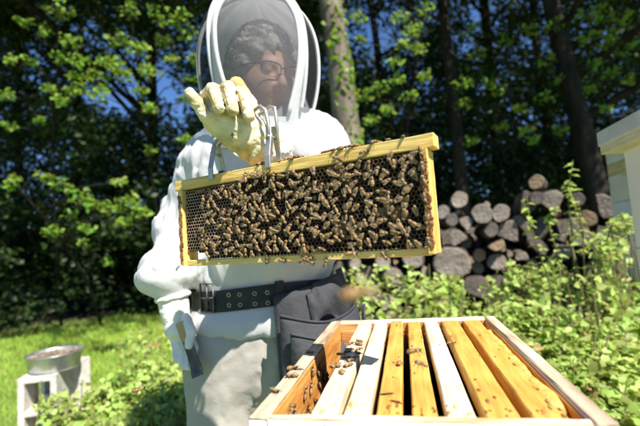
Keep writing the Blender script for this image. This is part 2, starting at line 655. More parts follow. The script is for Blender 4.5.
def build_tree(i, spec, mine):
    (x, y), H, rad, lean, bark, lab = spec
    z0 = gz(x, y)
    t = thing('tree', (x, y, z0), lab, 'tree', 'trees of the shaded wood')
    b = MB()
    ax = lambda s: Vector((lean[0] * s + 0.06 * math.sin(5 * s + i), lean[1] * s + 0.06 * math.cos(4 * s + 2 * i), H * s - 0.05))
    n = 26
    b.tube([ax(k / n) for k in range(n + 1)], [rad * (1 - 0.8 * k / n) * (1 + 0.5 * math.exp(-k * 1.3)) for k in range(n + 1)], n=14, wob=0.06)
    far = sorted(mine, key=lambda c: -c[0].z)
    if bark == 'bark_pale':
        far = [c for c in far if c[0].z > 6.2]
    pick = random.sample(far, min(14, len(far)))
    base = Vector((x, y, z0))
    for c in pick:
        q = c[0] - base
        s0 = min(0.9, max(0.12, (q.z - 0.35 * math.hypot(q.x, q.y) - 0.4) / H))
        a = ax(s0)
        mid1 = a.lerp(q, 0.35) + Vector((random.uniform(-.15, .15), random.uniform(-.15, .15), 0.12))
        mid2 = a.lerp(q, 0.7) + Vector((random.uniform(-.15, .15), random.uniform(-.15, .15), 0.1))
        r0 = rad * (1 - 0.8 * s0) * 0.5
        b.tube([a, mid1, mid2, q], [r0, r0 * 0.7, r0 * 0.45, 0.008], n=6, wob=0.05)
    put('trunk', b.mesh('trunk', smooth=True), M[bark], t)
    if mine:
        pts = cluster_points([c[0] - base for c in mine], [c[1] for c in mine], [c[2] for c in mine], RNG)
        w = pts + np.array(base)
        put('crown', leaf_mesh('crown', pts, RNG.uniform(0.07, 0.15, len(pts)), RNG, up=0.3), M['leaf_shaded'], t)
    return t


own = [[] for _ in TREES]
for c in clus:
    j = min(range(len(TREES)), key=lambda k: (c[0].x - TREES[k][0][0]) ** 2 + (c[0].y - TREES[k][0][1]) ** 2)
    own[j].append(c)
for i, sp_ in enumerate(TREES):
    build_tree(i, sp_, own[i])

# forked limb of the dark tree
# far wood: one mass behind the trees
fc = []
for k in range(1200):
    y = random.uniform(13, 22)
    x = random.uniform(-1.05 * y - 2, 1.05 * y + 2)
    z = random.uniform(0.0, 9.5) if random.random() < 0.75 else random.uniform(0, 3)
    c = Vector((x, y, z))
    if not in_gap(c):
        fc.append((c, random.uniform(0.8, 1.5)))
pts = cluster_points([c[0] for c in fc], [c[1] for c in fc], [120] * len(fc), RNG)
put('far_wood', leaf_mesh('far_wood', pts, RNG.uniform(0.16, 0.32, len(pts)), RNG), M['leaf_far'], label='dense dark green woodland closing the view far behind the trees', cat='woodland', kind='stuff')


# low sunlit sprays: young trees and bushes at the edge of the wood, in front of the shade
def sapling(label, base_px, D, sprays, nleaf=70, size=(0.045, 0.095), matname='leaf_bright', rad=0.03, name='young_tree', grp='young trees at the sunny edge of the wood'):
    x, y = foot(base_px, D + 2.4)
    z0 = gz(x, y)
    base = Vector((x, y, z0))
    t = thing(name, base, label, 'tree' if name == 'young_tree' else 'shrub', grp)
    b = MB()
    cs, rs, ks = [], [], []
    top = max((P(px, py, d) for px, py, d, r in sprays), key=lambda q: q.z) - base
    spine = [Vector((0, 0, -0.03)), Vector((top.x * 0.15, top.y * 0.2, top.z * 0.4)), Vector((top.x * 0.55, top.y * 0.6, top.z * 0.75)), top]
    b.tube(spine, [rad, rad * 0.75, rad * 0.5, 0.006], n=8, wob=0.08)
    for px, py, d, r in sprays:
        q = P(px, py, d) - base
        s = max(0.1, min(0.85, (q.z - 0.35) / max(0.5, top.z)))
        k = s * 3
        i0 = min(2, int(k))
        a = spine[i0].lerp(spine[i0 + 1], k - i0)
        m1 = a.lerp(q, 0.5) + Vector((0, 0, 0.1 * (q - a).length))
        b.tube([a, m1, q], [rad * 0.4, rad * 0.25, 0.004], n=5)
        rw = r * d / FPX
        cs.append(q); rs.append(rw); ks.append(1.35 * nleaf * (r / 18.0) ** 1.5 + 8)
        for j in range(4):
            u = Vector((random.gauss(0, 1), random.gauss(0, 1), random.gauss(0, .6))).normalized() * rw * 0.9
            b.tube([q.lerp(m1, 0.3), q + u], [0.005, 0.002], n=4)
    put('trunk' if name == 'young_tree' else 'stem', b.mesh('trunk', smooth=True), M['bark'], t)
    pts = cluster_points(cs, rs, ks, RNG, flat=0.7)
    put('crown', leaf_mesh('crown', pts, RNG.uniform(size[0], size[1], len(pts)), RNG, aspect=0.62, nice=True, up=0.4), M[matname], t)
    return t


sapling('young tree with sunlit leafy branches hanging in the dark wood left of the beekeeper', 100, 4.6,
        [(12, 180, 4.4, 9), (8, 187, 4.4, 6), (45, 176, 4.3, 10), (60, 185, 4.3, 12), (78, 196, 4.3, 13), (92, 205, 4.3, 10), (52, 232, 4.3, 10), (85, 228, 4.3, 11), (84, 243, 4.3, 6), (70, 214, 4.4, 8),
         (112, 208, 4.2, 13), (130, 200, 4.2, 14), (140, 212, 4.2, 13), (124, 222, 4.2, 9), (118, 182, 4.4, 9), (108, 262, 4.6, 7)], nleaf=34)
sapling('leafy young tree with bright upper boughs at the top left', 60, 5.0,
        [(60, 10, 4.7, 16), (45, 30, 4.7, 10), (25, 22, 4.7, 10), (70, 40, 4.6, 12), (60, 58, 4.6, 10), (80, 62, 4.5, 14), (50, 90, 4.7, 9), (95, 78, 4.5, 14), (75, 88, 4.5, 12), (60, 100, 4.6, 10),
         (5, 95, 4.8, 9), (8, 125, 4.8, 9), (30, 60, 4.9, 8), (12, 60, 4.8, 8), (40, 120, 4.8, 7)], nleaf=36)
sapling('leafy young tree spreading sunlit boughs between the sky gaps left of the hood', 165, 5.2,
        [(110, 62, 4.5, 15), (120, 72, 4.5, 14), (100, 95, 4.4, 13), (140, 50, 4.6, 12), (150, 72, 4.6, 12), (140, 90, 4.6, 11), (120, 40, 4.7, 14), (160, 15, 4.6, 16), (180, 18, 4.6, 14), (190, 35, 4.7, 12), (165, 40, 4.7, 11),
         (130, 10, 4.8, 13), (150, 108, 4.5, 9), (190, 80, 4.8, 9), (75, 78, 4.6, 10), (172, 60, 4.7, 9), (195, 60, 4.7, 9), (185, 100, 4.8, 8), (150, 150, 4.8, 7), (185, 140, 4.8, 8)], nleaf=40)
sapling('young tree with sunlit leaves right of the ivy-clad trunk', 395, 5.4,
        [(358, 18, 4.8, 10), (400, 18, 4.8, 11), (412, 30, 4.8, 13), (402, 45, 4.8, 10), (395, 62, 4.8, 9), (420, 48, 4.9, 9), (380, 88, 4.9, 12), (365, 95, 4.8, 11), (388, 110, 4.9, 10), (410, 96, 5.0, 10), (372, 120, 4.9, 9), (398, 80, 4.9, 9),
         (425, 75, 5.0, 9), (352, 98, 4.8, 10), (360, 40, 4.9, 7), (425, 10, 5.0, 11)], nleaf=38)
sapling('young tree with bright leaves between the slim trunk and the leaning trunk', 490, 6.0,
        [(462, 85, 5.4, 13), (470, 30, 5.4, 10), (478, 55, 5.4, 9), (462, 105, 5.5, 10), (488, 82, 5.4, 9), (498, 90, 5.4, 8), (505, 40, 5.6, 10), (530, 30, 5.5, 10), (520, 110, 5.4, 10), (545, 98, 5.4, 11), (525, 132, 5.3, 10), (548, 60, 5.5, 9), (535, 140, 5.3, 8), (555, 25, 5.5, 12),
         (470, 140, 5.5, 8), (500, 128, 5.6, 8), (560, 80, 5.6, 7), (560, 130, 5.4, 9)], nleaf=34)
sapling('leafy young tree filling the upper right corner above the hive lid', 625, 5.6,
        [(600, 12, 5.0, 15), (620, 20, 5.0, 15), (610, 40, 5.0, 14), (590, 40, 5.0, 11), (628, 50, 5.0, 12), (595, 65, 5.1, 10), (612, 72, 5.1, 10), (590, 90, 5.1, 8), (630, 80, 5.1, 9), (605, 108, 5.1, 8), (585, 15, 5.1, 10)], nleaf=34)

# ivy climbing the big trunk
q0 = Vector((*TREES[0][0], 0))
iv = thing('ivy_vine', q0, 'green ivy climbing the right side of the grey-brown trunk', 'ivy')
ivp, b = [], MB()
for k in range(800):
    z = random.uniform(0.6, 3.9)
    s = z / 11
    a = random.gauss(0.1, 0.75)
    rr = 0.17 * (1 - 0.8 * s) + random.uniform(0.015, 0.075)
    if math.sin(z * 4.1) + math.sin(z * 2.3 + 1) < random.uniform(-1.2, 0.6):
        continue
    ivp.append((-0.55 * s + rr * math.cos(a), 0.2 * s + 0.06 - rr * abs(math.sin(a)), z))
put('leaves', leaf_mesh('ivy_leaves', np.array(ivp), RNG.uniform(0.05, 0.085, len(ivp)), RNG, aspect=0.9, nice=True, hang=0.8), M['leaf_bright'], iv, kind='stuff')
b.tube([(-0.55 * z / 11 + 0.17 * (1 - .8 * z / 11) + 0.02 * math.sin(z * 3), 0.02 * z - 0.02 + 0.03 * math.sin(5 * z), z) for z in np.arange(0, 3.9, 0.15)], 0.008, n=5)
put('stem', b.mesh('ivy_stem', smooth=True), M['stem'], iv)

# ================================================================== WOODPILE
M['log_bark'] = mat('log_bark', (0.055, 0.04, 0.028), (0.16, 0.12, 0.085), scale=14, rough=0.95, bump=1.0, bump_scale=30, stretch=(1, 0.3, 1))


def end_grain(name, c1, c2):
    m = mat(name, c1, c2, scale=7, rough=0.85, bump=0.5, bump_scale=40, bdist=0.02)
    nt = m.node_tree
    b = nt.nodes['Principled BSDF']
    src = b.inputs['Base Color'].links[0].from_socket
    tc = nd(nt, 'ShaderNodeTexCoord')
    mp = nd(nt, 'ShaderNodeMapping')
    mp.inputs['Scale'].default_value = (1, 0, 1)
    wv = nd(nt, 'ShaderNodeTexWave', wave_type='RINGS', rings_direction='SPHERICAL')
    wv.inputs['Scale'].default_value = 26
    wv.inputs['Distortion'].default_value = 2.5
    wv.inputs['Detail Scale'].default_value = 2
    mx = nd(nt, 'ShaderNodeMix', data_type='RGBA', blend_type='MULTIPLY')
    mx.inputs['Factor'].default_value = 0.55
    nt.links.new(tc.outputs['Object'], mp.inputs[0])
    nt.links.new(mp.outputs[0], wv.inputs[0])
    nt.links.new(src, mx.inputs['A'])
    nt.links.new(wv.outputs['Color'], mx.inputs['B'])
    nt.links.new(mx.outputs['Result'], b.inputs['Base Color'])
    return m


M['end_grey'] = end_grain('end_grain_grey', (0.24, 0.195, 0.158), (0.48, 0.405, 0.33))
M['end_tan'] = end_grain('end_grain_tan', (0.34, 0.23, 0.13), (0.50, 0.37, 0.23))
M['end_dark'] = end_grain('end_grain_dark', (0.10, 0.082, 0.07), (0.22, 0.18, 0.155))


def make_log(c, r, length, shape, end, label, group, yaw=0.0, tilt=0.0):
    """Log lying along its local +y, cut face at local y = 0."""
    n = 20
    ph = random.uniform(0, 6.28)
    out = []
    for k in range(n):
        a = 2 * math.pi * k / n
        rr = r * (1 + 0.06 * math.sin(2 * a + ph) + 0.035 * math.sin(5 * a + 2 * ph))
        if shape == 'half':
            rr = min(rr, 0.25 * r / max(1e-3, math.cos(a - ph))) if math.cos(a - ph) > 0.24 else rr
        elif shape == 'wedge':
            for off in (0, 1.9):
                cc = math.cos(a - ph - off)
                if cc > 0.1:
                    rr = min(rr, 0.42 * r / cc)
        out.append((rr * math.cos(a), rr * math.sin(a)))
    t = thing('firewood_log', c, label, 'log', group, rotz=yaw)
    t.rotation_euler = (tilt, 0, yaw)
    b = MB()
    segs = [0.0, 0.012, 0.15 * length, 0.4 * length, 0.7 * length, length]
    vs, fs = [], []
    for j, yv in enumerate(segs):
        f = 0.985 if j == 0 else 1.0 + random.uniform(-0.02, 0.02)
        for x, z in out:
            w = random.uniform(-0.02, 0.02) * r
            vs.append((x * f + w * 0.6, yv, z * f + w * 0.6))
    for j in range(len(segs) - 1):
        for k in range(n):
            k2 = (k + 1) % n
            fs.append((j * n + k, (j + 1) * n + k, (j + 1) * n + k2, j * n + k2))
    fs.append(tuple((len(segs) - 1) * n + k for k in range(n))[::-1])
    b.add(vs, fs)
    put('bark', b.mesh('log_bark'), M['log_bark'], t)
    b = MB()
    rings = [1.0, 0.93, 0.6, 0.3]
    vs, fs = [], []
    for j, f in enumerate(rings):
        for k, (x, z) in enumerate(out):
            vs.append((x * f * 0.975, (-0.003 if j else 0.006) - random.uniform(0, 0.003), z * f * 0.975))
    for j in range(len(rings) - 1):
        for k in range(n):
            k2 = (k + 1) % n
            fs.append((j * n + k, j * n + k2, (j + 1) * n + k2, (j + 1) * n + k))
    fs.append(tuple((len(rings) - 1) * n + k for k in range(n)))
    b.add(vs, fs)
    put('cut_face', b.mesh('log_cut_face'), M[end], t)
    return t


def zp(zx, zy):
    return 420 + zx / 2.664, 150 + zy / 2.663


LOGS = [  # zoomed photo position, radius, shape, face, label
    (105, 132, 22, 'round', 'end_grey', 'pale upright-set log end at the top left of the woodpile'),
    (60, 165, 18, 'round', 'end_grey', 'small grey log at the left end of the woodpile top row'),
    (165, 170, 26, 'round', 'end_grey', 'round light grey log in the top row, left of its slightly smaller twin'),
    (215, 168, 23, 'round', 'end_grey', 'round light grey log in the top row, right of its slightly bigger twin'),
    (310, 85, 19, 'round', 'end_tan', 'small tan round log lying alone on top of the woodpile'),
    (280, 137, 29, 'half', 'end_dark', 'dark split log just below the lone tan log on top'),
    (190, 212, 19, 'round', 'end_dark', 'small dark log under the pair of light grey logs'),
    (243, 225, 36, 'wedge', 'end_grey', 'big angular split log in the middle left of the woodpile'),
    (85, 302, 45, 'round', 'end_grey', 'biggest round grey log, just right of the frame end bar'),
    (158, 280, 17, 'round', 'end_tan', 'small brown log touching the right side of the biggest grey log'),
    (203, 250, 20, 'half', 'end_tan', 'tan split log under the big angular split log'),
    (95, 240, 27, 'wedge', 'end_grey', 'angular grey log directly above the biggest round log'),
    (205, 298, 23, 'round', 'end_grey', 'grey log right of the small brown log low in the pile'),
    (355, 145, 36, 'wedge', 'end_grey', 'wide split log behind the tall leafy sprig'),
    (445, 182, 22, 'round', 'end_tan', 'tan round log left below the big grey split log at the right'),
    (485, 150, 33, 'half', 'end_grey', 'big grey split log near the top right of the woodpile'),
    (540, 245, 28, 'round', 'end_grey', 'grey round log closest to the white hive at the right'),
    (375, 268, 28, 'wedge', 'end_grey', 'grey split log in the middle right behind green sprigs'),
    (495, 270, 18, 'round', 'end_tan', 'small tan log among leaves low at the right of the pile'),
    (155, 380, 40, 'half', 'end_dark', 'large dark half log low at the left, below the biggest round log'),
    (65, 405, 30, 'round', 'end_grey', 'grey log at the lower left corner of the visible pile'),
    (455, 305, 30, 'half', 'end_dark', 'dark flat split log in the right half of the pile'),
    (530, 385, 30, 'wedge', 'end_grey', 'greyish split log low at the right behind the shrub'),
    (280, 350, 22, 'round', 'end_grey', 'grey log low in the middle of the pile behind small leaves'),
    (313, 262, 24, 'half', 'end_dark', 'dark log in the very middle of the woodpile'),
    (-20, 290, 26, 'round', 'end_grey', 'grey log half hidden behind the frame end bar'),
    (-70, 340, 26, 'round', 'end_grey', 'grey log seen just below the right end of the frame'),
    (20, 190, 20, 'round', 'end_grey', 'small log partly behind the frame end bar'),
    (430, 235, 22, 'round', 'end_grey', 'grey log below the tan round log at the right'),
    (560, 170, 24, 'wedge', 'end_grey', 'split log in the top row beside the white hive'),
    (312, 128, 17, 'round', 'end_dark', 'small dark log carrying the lone tan log on top'),
    (85, 185, 17, 'round', 'end_dark', 'small dark log under the pale upright-set log end'),
    (125, 200, 22, 'wedge', 'end_grey', 'grey split log left of the small dark log under the grey pair'),
    (330, 205, 28, 'half', 'end_dark', 'dark split log below the wide split log behind the sprig'),
    (400, 205, 20, 'round', 'end_grey', 'grey log between the wide split log and the tan round log'),
    (500, 215, 24, 'half', 'end_grey', 'grey split log under the big grey split log at the right'),
    (420, 130, 18, 'round', 'end_dark', 'small dark log in the top row between the two big split logs'),
]
DW = 3.0
circ = []
for zx, zy, r, sh, en, lab in LOGS:
    px, py = zp(zx, zy)
    D = DW + random.uniform(-0.10, 0.10)
    c = P(px, py, D)
    rw = r / 2.664 * D / FPX * 1.04
    circ.append((c.x, c.z, rw))
    make_log(c, rw, random.uniform(0.4, 0.5), sh, en, lab, 'logs of the woodpile', yaw=-math.atan2(c.x, c.y) * 0.95 + random.uniform(-0.2, 0.2), tilt=random.uniform(-0.08, 0.08))
# the rest of the pile, half hidden behind leaves and the frame, down to the ground
xl, xr = P(330, 250, DW).x, P(690, 250, DW).x
tries = 0
fill = 0
while tries < 14000 and fill < 200:
    tries += 1
    x = random.uniform(xl, xr)
    top = 1.36 - 0.06 * max(0, (x - 1.9)) + 0.04 * math.sin(6 * x) - 0.35 * max(0, 0.75 - x)
    r = random.uniform(0.05, 0.10) if fill < 65 else random.uniform(0.045, 0.075) if fill < 120 else random.uniform(0.022, 0.045)
    z = random.uniform(0.05 + r, top)
    if all(math.hypot(x - a, z - b) > (r + c) * 0.95 for a, b, c in circ):
        circ.append((x, z, r))
        fill += 1
        sh = random.choice(['round', 'round', 'half', 'wedge'])
        en = random.choice(['end_grey', 'end_grey', 'end_grey', 'end_grey', 'end_dark', 'end_tan'])
        make_log(Vector((x, DW + random.uniform(0.02, 0.22), z)), r, random.uniform(0.35, 0.5), sh, en,
                 '%s %s %s log wedged in the %s %s of the woodpile' % ('thick' if r > .09 else 'medium' if r > .06 else 'thin', {'end_grey': 'grey', 'end_dark': 'dark', 'end_tan': 'tan'}[en], {'round': 'round', 'half': 'split', 'wedge': 'angular'}[sh], 'lower' if z < .5 else 'middle' if z < .9 else 'upper', 'left part' if x < .75 else 'centre' if x < 1.7 else 'right part'), 'filler logs of the woodpile', yaw=-math.atan2(x, DW) * 0.9 + random.uniform(-0.15, 0.15), tilt=random.uniform(-0.05, 0.05))
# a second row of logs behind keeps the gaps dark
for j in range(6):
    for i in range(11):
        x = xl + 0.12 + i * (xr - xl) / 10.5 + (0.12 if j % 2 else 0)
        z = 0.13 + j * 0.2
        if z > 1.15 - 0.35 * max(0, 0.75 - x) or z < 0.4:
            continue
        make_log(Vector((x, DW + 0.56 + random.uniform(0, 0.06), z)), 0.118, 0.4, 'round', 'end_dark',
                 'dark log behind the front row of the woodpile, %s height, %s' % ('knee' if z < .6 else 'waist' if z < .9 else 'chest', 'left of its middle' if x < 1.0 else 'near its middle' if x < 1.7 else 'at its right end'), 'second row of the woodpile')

M['dead_leaf'] = mat('dead_leaf', (0.20, 0.11, 0.045), (0.36, 0.24, 0.11), scale=8, rough=0.8, island=0.4)
# ================================================================== SHRUBS
def shrub(label, blobs, size, counts, matname='leaf_shrub', name='leafy_shrub', grp='leafy green shrubs around the hives', hollow=True):
    """blobs: (px, py, D, radius px); stems rise from the ground below them."""
    q0 = P(*blobs[0][:3])
    base = Vector((q0.x, q0.y + 0.05, gz(q0.x, q0.y)))
    t = thing(name, base, label, 'shrub', grp)
    b = MB()
    cs, rs, ks = [], [], []
    for px, py, D, r in blobs:
        q = P(px, py, D)
        rw = r * D / FPX
        cs.append(q - base); rs.append(rw); ks.append(counts * (r / 20.0) ** 2)
        for j in range(3):
            e = q + Vector((random.gauss(0, .5), random.gauss(0, .5), random.gauss(0.2, .4))) * rw - base
            s = Vector((e.x * 0.6 + random.uniform(-.08, .08), e.y * 0.6 + random.uniform(-.08, .08), -0.02))
            md = s.lerp(e, 0.55) + Vector((random.uniform(-.05, .05), random.uniform(-.05, .05), 0.03))
            b.tube([s, md, e], [0.006, 0.004, 0.002], n=5)
    put('stem', b.mesh('shrub_stems', smooth=True), M['stem'], t, kind='stuff')
    pts = cluster_points(cs, rs, ks, RNG, flat=0.85)
    pts = pts[pts[:, 2] > 0.02]
    put('leaves', leaf_mesh('shrub_leaves', pts, RNG.uniform(size[0], size[1], len(pts)), RNG, aspect=0.75, nice=True, up=0.5, hang=0.1), M[matname], t, kind='stuff')
    dp = pts[RNG.random(len(pts)) < 0.02]
    if len(dp) > 3:
        put('dead_leaves', leaf_mesh('dead_leaves', dp + RNG.normal(0, .01, dp.shape), RNG.uniform(size[0], size[1], len(dp)), RNG, aspect=0.6, nice=True), M['dead_leaf'], t, kind='stuff')
    return t


def field(x0, x1, y0f, y1, D0, D1, n, r):
    """Blobs filling a patch of hillock: the top edge y0f(px) recedes, the lower ones come nearer."""
    out = []
    for k in range(n):
        px = random.uniform(x0, x1)
        t = random.random()
        ya = y0f(px)
        out.append((px, ya + (y1 - ya) * t + r * 0.6, D1 + (D0 - D1) * t, r * random.uniform(0.8, 1.25)))
    return out


shrub('pale green leafy shrub at the bottom right corner beside the open hive',
      field(560, 665, lambda p: 318 - 0.1 * (p - 560), 445, 1.25, 1.75, 34, 24), (0.02, 0.05), 75)
shrub('bright leafy shrub right behind the right rim of the open hive',
      field(495, 575, lambda p: 300 + 0.05 * (p - 500), 420, 1.35, 1.85, 26, 22), (0.02, 0.046), 75)
shrub('leafy shrub in front of the right half of the woodpile',
      field(495, 640, lambda p: 258 + 10 * math.sin(p * 0.08), 320, 1.8, 2.3, 34, 20), (0.022, 0.052), 46)
shrub('low leafy shrub in front of the middle of the woodpile',
      field(440, 530, lambda p: 292 - 0.35 * (p - 440), 345, 1.9, 2.4, 20, 18), (0.022, 0.05), 42)
shrub('sparse leafy shrub seen between the frame and the open hive',
      field(345, 452, lambda p: 266 + 8 * math.sin(p * 0.1), 330, 1.8, 2.4, 25, 18), (0.024, 0.055), 44)
shrub('leafy climber trailing over the logs beside the white hive',
      field(578, 632, lambda p: 216 + 6 * math.sin(p * 0.2), 275, 1.75, 2.2, 12, 14), (0.022, 0.05), 34)
shrub('big light green leafy shrub at the lower left beside the beekeeper leg',
      field(85, 205, lambda p: 405 - 0.62 * (p - 70) if p < 150 else 350, 445, 1.55, 2.3, 44, 24), (0.02, 0.05), 75)
shrub('small leafy clump growing in front of the concrete block',
      field(48, 105, lambda p: 392 - 0.2 * (p - 48), 450, 1.7, 2.05, 16, 18), (0.026, 0.042), 60)
shrub('leafy tuft at the edge of the lawn behind the hanging glove',
      field(125, 200, lambda p: 318, 350, 2.6, 3.4, 12, 16), (0.03, 0.06), 36)
shrub('dark low brush at the far left edge of the lawn',
      [(p, 318 + random.uniform(-12, 6), 6.6, 16) for p in range(-10, 60, 9)], (0.07, 0.13), 34, matname='leaf_shaded')

# tall sprig: its leaves are big enough to be picked apart
sq = P(578, 330, 2.1)
sbase = Vector((sq.x, sq.y, gz(sq.x, sq.y)))
sp_ = thing('tall_sprig', sbase, 'tall leafy sprig rising in front of the woodpile top', 'plant')
b = MB()
leafv = leaf_mesh('sprig_leaf', np.zeros((1, 3)), np.array([1.0]), np.random.default_rng(3), aspect=0.55, nice=True)
# leaf lying along +x with its blade upward
lb = MB()
lb.add([(0, 0, 0), (.28, .26, .07), (.62, .22, .05), (1, 0, -.1), (.62, -.22, .05), (.28, -.26, .07), (.45, 0, 0)],
       [(0, 6, 2, 1), (6, 3, 2), (0, 5, 4, 6), (6, 4, 3)])
lme = lb.mesh('sprig_leaf', smooth=True)
lme.materials.append(M['leaf_shrub'])
stems = [
    [(578, 420, 2.1), (576, 300, 2.1), (572, 235, 2.1), (568, 195, 2.1), (573, 160, 2.12)],
    [(578, 420, 2.1), (585, 300, 2.08), (583, 235, 2.05), (578, 205, 2.05), (566, 180, 2.0)],
    [(578, 420, 2.1), (560, 320, 2.05), (545, 270, 2.0), (530, 225, 2.0), (527, 195, 2.0)],
    [(578, 420, 2.1), (590, 320, 2.0), (600, 260, 1.95), (612, 225, 1.9), (624, 212, 1.9)],
    [(578, 420, 2.1), (580, 330, 2.02), (560, 260, 1.98), (548, 225, 1.98), (556, 205, 1.98)],
]
for st in stems:
    pts = [P(*s) - sbase for s in st]
    pts[0].z = -0.02
    b.tube(pts, [0.007, 0.005, 0.004, 0.003, 0.0015], n=6)
    for i in range(1, 4):
        n_ = 7 if i > 1 else 4
        for k in range(n_):
            q = pts[i].lerp(pts[i + 1], k / n_)
            for sd in (0, 1):
                lf = put('leaf', lme, None, sp_, loc=q)
                az = random.uniform(0, 6.28)
                lf.rotation_euler = Euler((random.uniform(-.5, .5), random.uniform(-.2, .5), az))
                sc_ = random.uniform(0.03, 0.055)
                lf.scale = (sc_, sc_, sc_)
put('stem', b.mesh('sprig_stems', smooth=True), M['stem'], sp_)

# ================================================================== PAN ON CONCRETE BLOCKS
M['concrete'] = mat('concrete', (0.44, 0.41, 0.36), (0.64, 0.60, 0.54), scale=30, rough=0.95, bump=0.5, bump_scale=120)
M['galv'] = mat('galvanised_steel', (0.42, 0.43, 0.44), (0.62, 0.63, 0.64), scale=18, rough=0.38, metallic=0.85, bump=0.05)
M['pan_water'] = mat('murky_water_with_leaves', (0.10, 0.075, 0.05), (0.30, 0.24, 0.17), scale=12, rough=0.35)


def concrete_block(loc, rotz, label):
    t = thing('concrete_block', loc, label, 'block', 'concrete blocks under the pan', rotz)
    w, h, d = 0.19, 0.39, 0.19
    th = 0.032
    parts = [('side_wall', -w / 2, -w / 2 + th, 0, h), ('side_wall', w / 2 - th, w / 2, 0, h),
             ('web', -w / 2 + th, w / 2 - th, 0, th), ('web', -w / 2 + th, w / 2 - th, h / 2 - th / 2, h / 2 + th / 2), ('web', -w / 2 + th, w / 2 - th, h - th, h)]
    for nme, x0, x1, z0, z1 in parts:
        e = 0.002 if nme == 'web' else 0
        put(nme, box_mesh(nme, x0 - (0.001 if nme == 'web' else 0), x1 + (0.001 if nme == 'web' else 0), -d / 2 + e, d / 2 - e, z0 + (0.002 if z0 == 0 and e else 0), z1 - (0.002 if z1 == h and e else 0), 0.004), M['concrete'], t)
    return t


pc = P(44, 372, 2.36)
bz = gz(pc.x, pc.y)
concrete_block((pc.x, pc.y, pc.z - 0.39), 0.25, 'concrete block standing on end under the left side of the steel pan, holes facing out')
pc2 = P(66, 371, 2.60)
concrete_block((pc2.x, pc2.y, pc.z - 0.39), -0.3, 'shadowed concrete block under the right side of the steel pan')
gp = put('paving_slab', box_mesh('paving_slab', -0.32, 0.32, -0.24, 0.24, -0.12, 0, 0.006), M['concrete'], None, 'rough concrete slab carrying the blocks in the grass', 'slab', loc=((pc.x + pc2.x) / 2, (pc.y + pc2.y) / 2, pc.z - 0.3905), rot=(0, 0, 0.1))
pq = P(55, 371, 2.42)
PS = 0.83
pan = thing('steel_pan', (pq.x, pq.y, pc.z + 0.001), 'round galvanised steel pan standing on concrete blocks on the lawn', 'pan')
pan.scale = (PS, PS, PS * 1.12)
b = MB()
b.lathe([(0.0005, 0.0), (0.145, 0.0), (0.158, 0.012), (0.172, 0.098), (0.176, 0.104), (0.179, 0.100), (0.176, 0.096), (0.170, 0.095), (0.155, 0.014), (0.142, 0.006), (0.0005, 0.006)], n=56)
put('pan_body', b.mesh('pan_body', smooth=True), M['galv'], pan)
b = MB()
b.lathe([(0.0005, 0.088), (0.05, 0.089), (0.11, 0.0885), (0.168, 0.088)], n=56)
put('water', b.mesh('pan_water', smooth=True), M['pan_water'], pan)
b = MB()
for k in range(26):
    a, r_ = random.uniform(0, 6.28), 0.155 * math.sqrt(random.random())
    b.ball((r_ * math.cos(a), r_ * math.sin(a), 0.093), (random.uniform(.008, .018), random.uniform(.006, .011), 0.007), 7, 5)
put('floating_corks', b.mesh('floating_corks', smooth=True), mat('cork_brown', (0.16, 0.11, 0.07), (0.36, 0.28, 0.2), scale=30, rough=0.9), pan, kind='stuff')

# ================================================================== HIVES AT THE RIGHT EDGE
M['white_paint'] = mat('white_paint_weathered', (0.68, 0.64, 0.55), (0.82, 0.79, 0.72), scale=9, rough=0.55, bump=0.1, bump_scale=60, stretch=(1, 1, 0.3), lo=0.2, hi=0.55)
M['cream_paint'] = mat('cream_paint_weathered', (0.70, 0.63, 0.45), (0.82, 0.76, 0.60), scale=8, rough=0.6, bump=0.1, bump_scale=50, lo=0.25, hi=0.6)
M['yellow_wood'] = mat('yellowed_wood', (0.55, 0.42, 0.16), (0.72, 0.60, 0.30), scale=10, rough=0.6, bump=0.15, stretch=(6, 1, 6))
YAW = math.atan2(-0.398, 1.954)


def side_hive(name, far_px, far_py, D, w, l, lid, boxes, label, yaw, lean=0.0):
    """Hive whose far left top corner stands at the given point; local x right, y away, origin at that corner on the ground."""
    q = P(far_px, far_py, D)
    t = thing(name, (q.x, q.y, 0), label, 'hive', 'stacked hives at the right edge', yaw)
    t.rotation_euler = (0, lean, yaw)
    z = q.z
    th = 0.02
    for i, (h, mk) in enumerate(boxes):
        z1, z0 = z, z - h
        z = z0 - 0.003
        bx = put('hive_body', box_mesh('hive_body', 0, w, -l, 0, z0, z1, 0.003), M[mk], t)
        # hand hold and corner joints
        put('hand_hold', box_mesh('hand_hold', -0.012, 0.001, -l / 2 - 0.06, -l / 2 + 0.06, z1 - 0.09, z1 - 0.06, 0.004), M[mk], bx)
    put('stand', box_mesh('hive_stand', 0.02, w - 0.02, -l + 0.02, -0.02, -0.05, z, 0.004), M['yellow_wood'], t)
    if lid:
        o = 0.035
        zt = q.z
        rim = put('lid_rim', box_mesh('lid_rim', -o, w + o, -l - o, o, zt - 0.002, zt + 0.034, 0.003), M['lid_wood'], t)
        put('metal_cover', box_mesh('metal_cover', -o - 0.003, w + o + 0.003, -l - o - 0.003, o + 0.003, zt + 0.020, zt + 0.058, 0.003), M['galv_lid'], t)
    return t


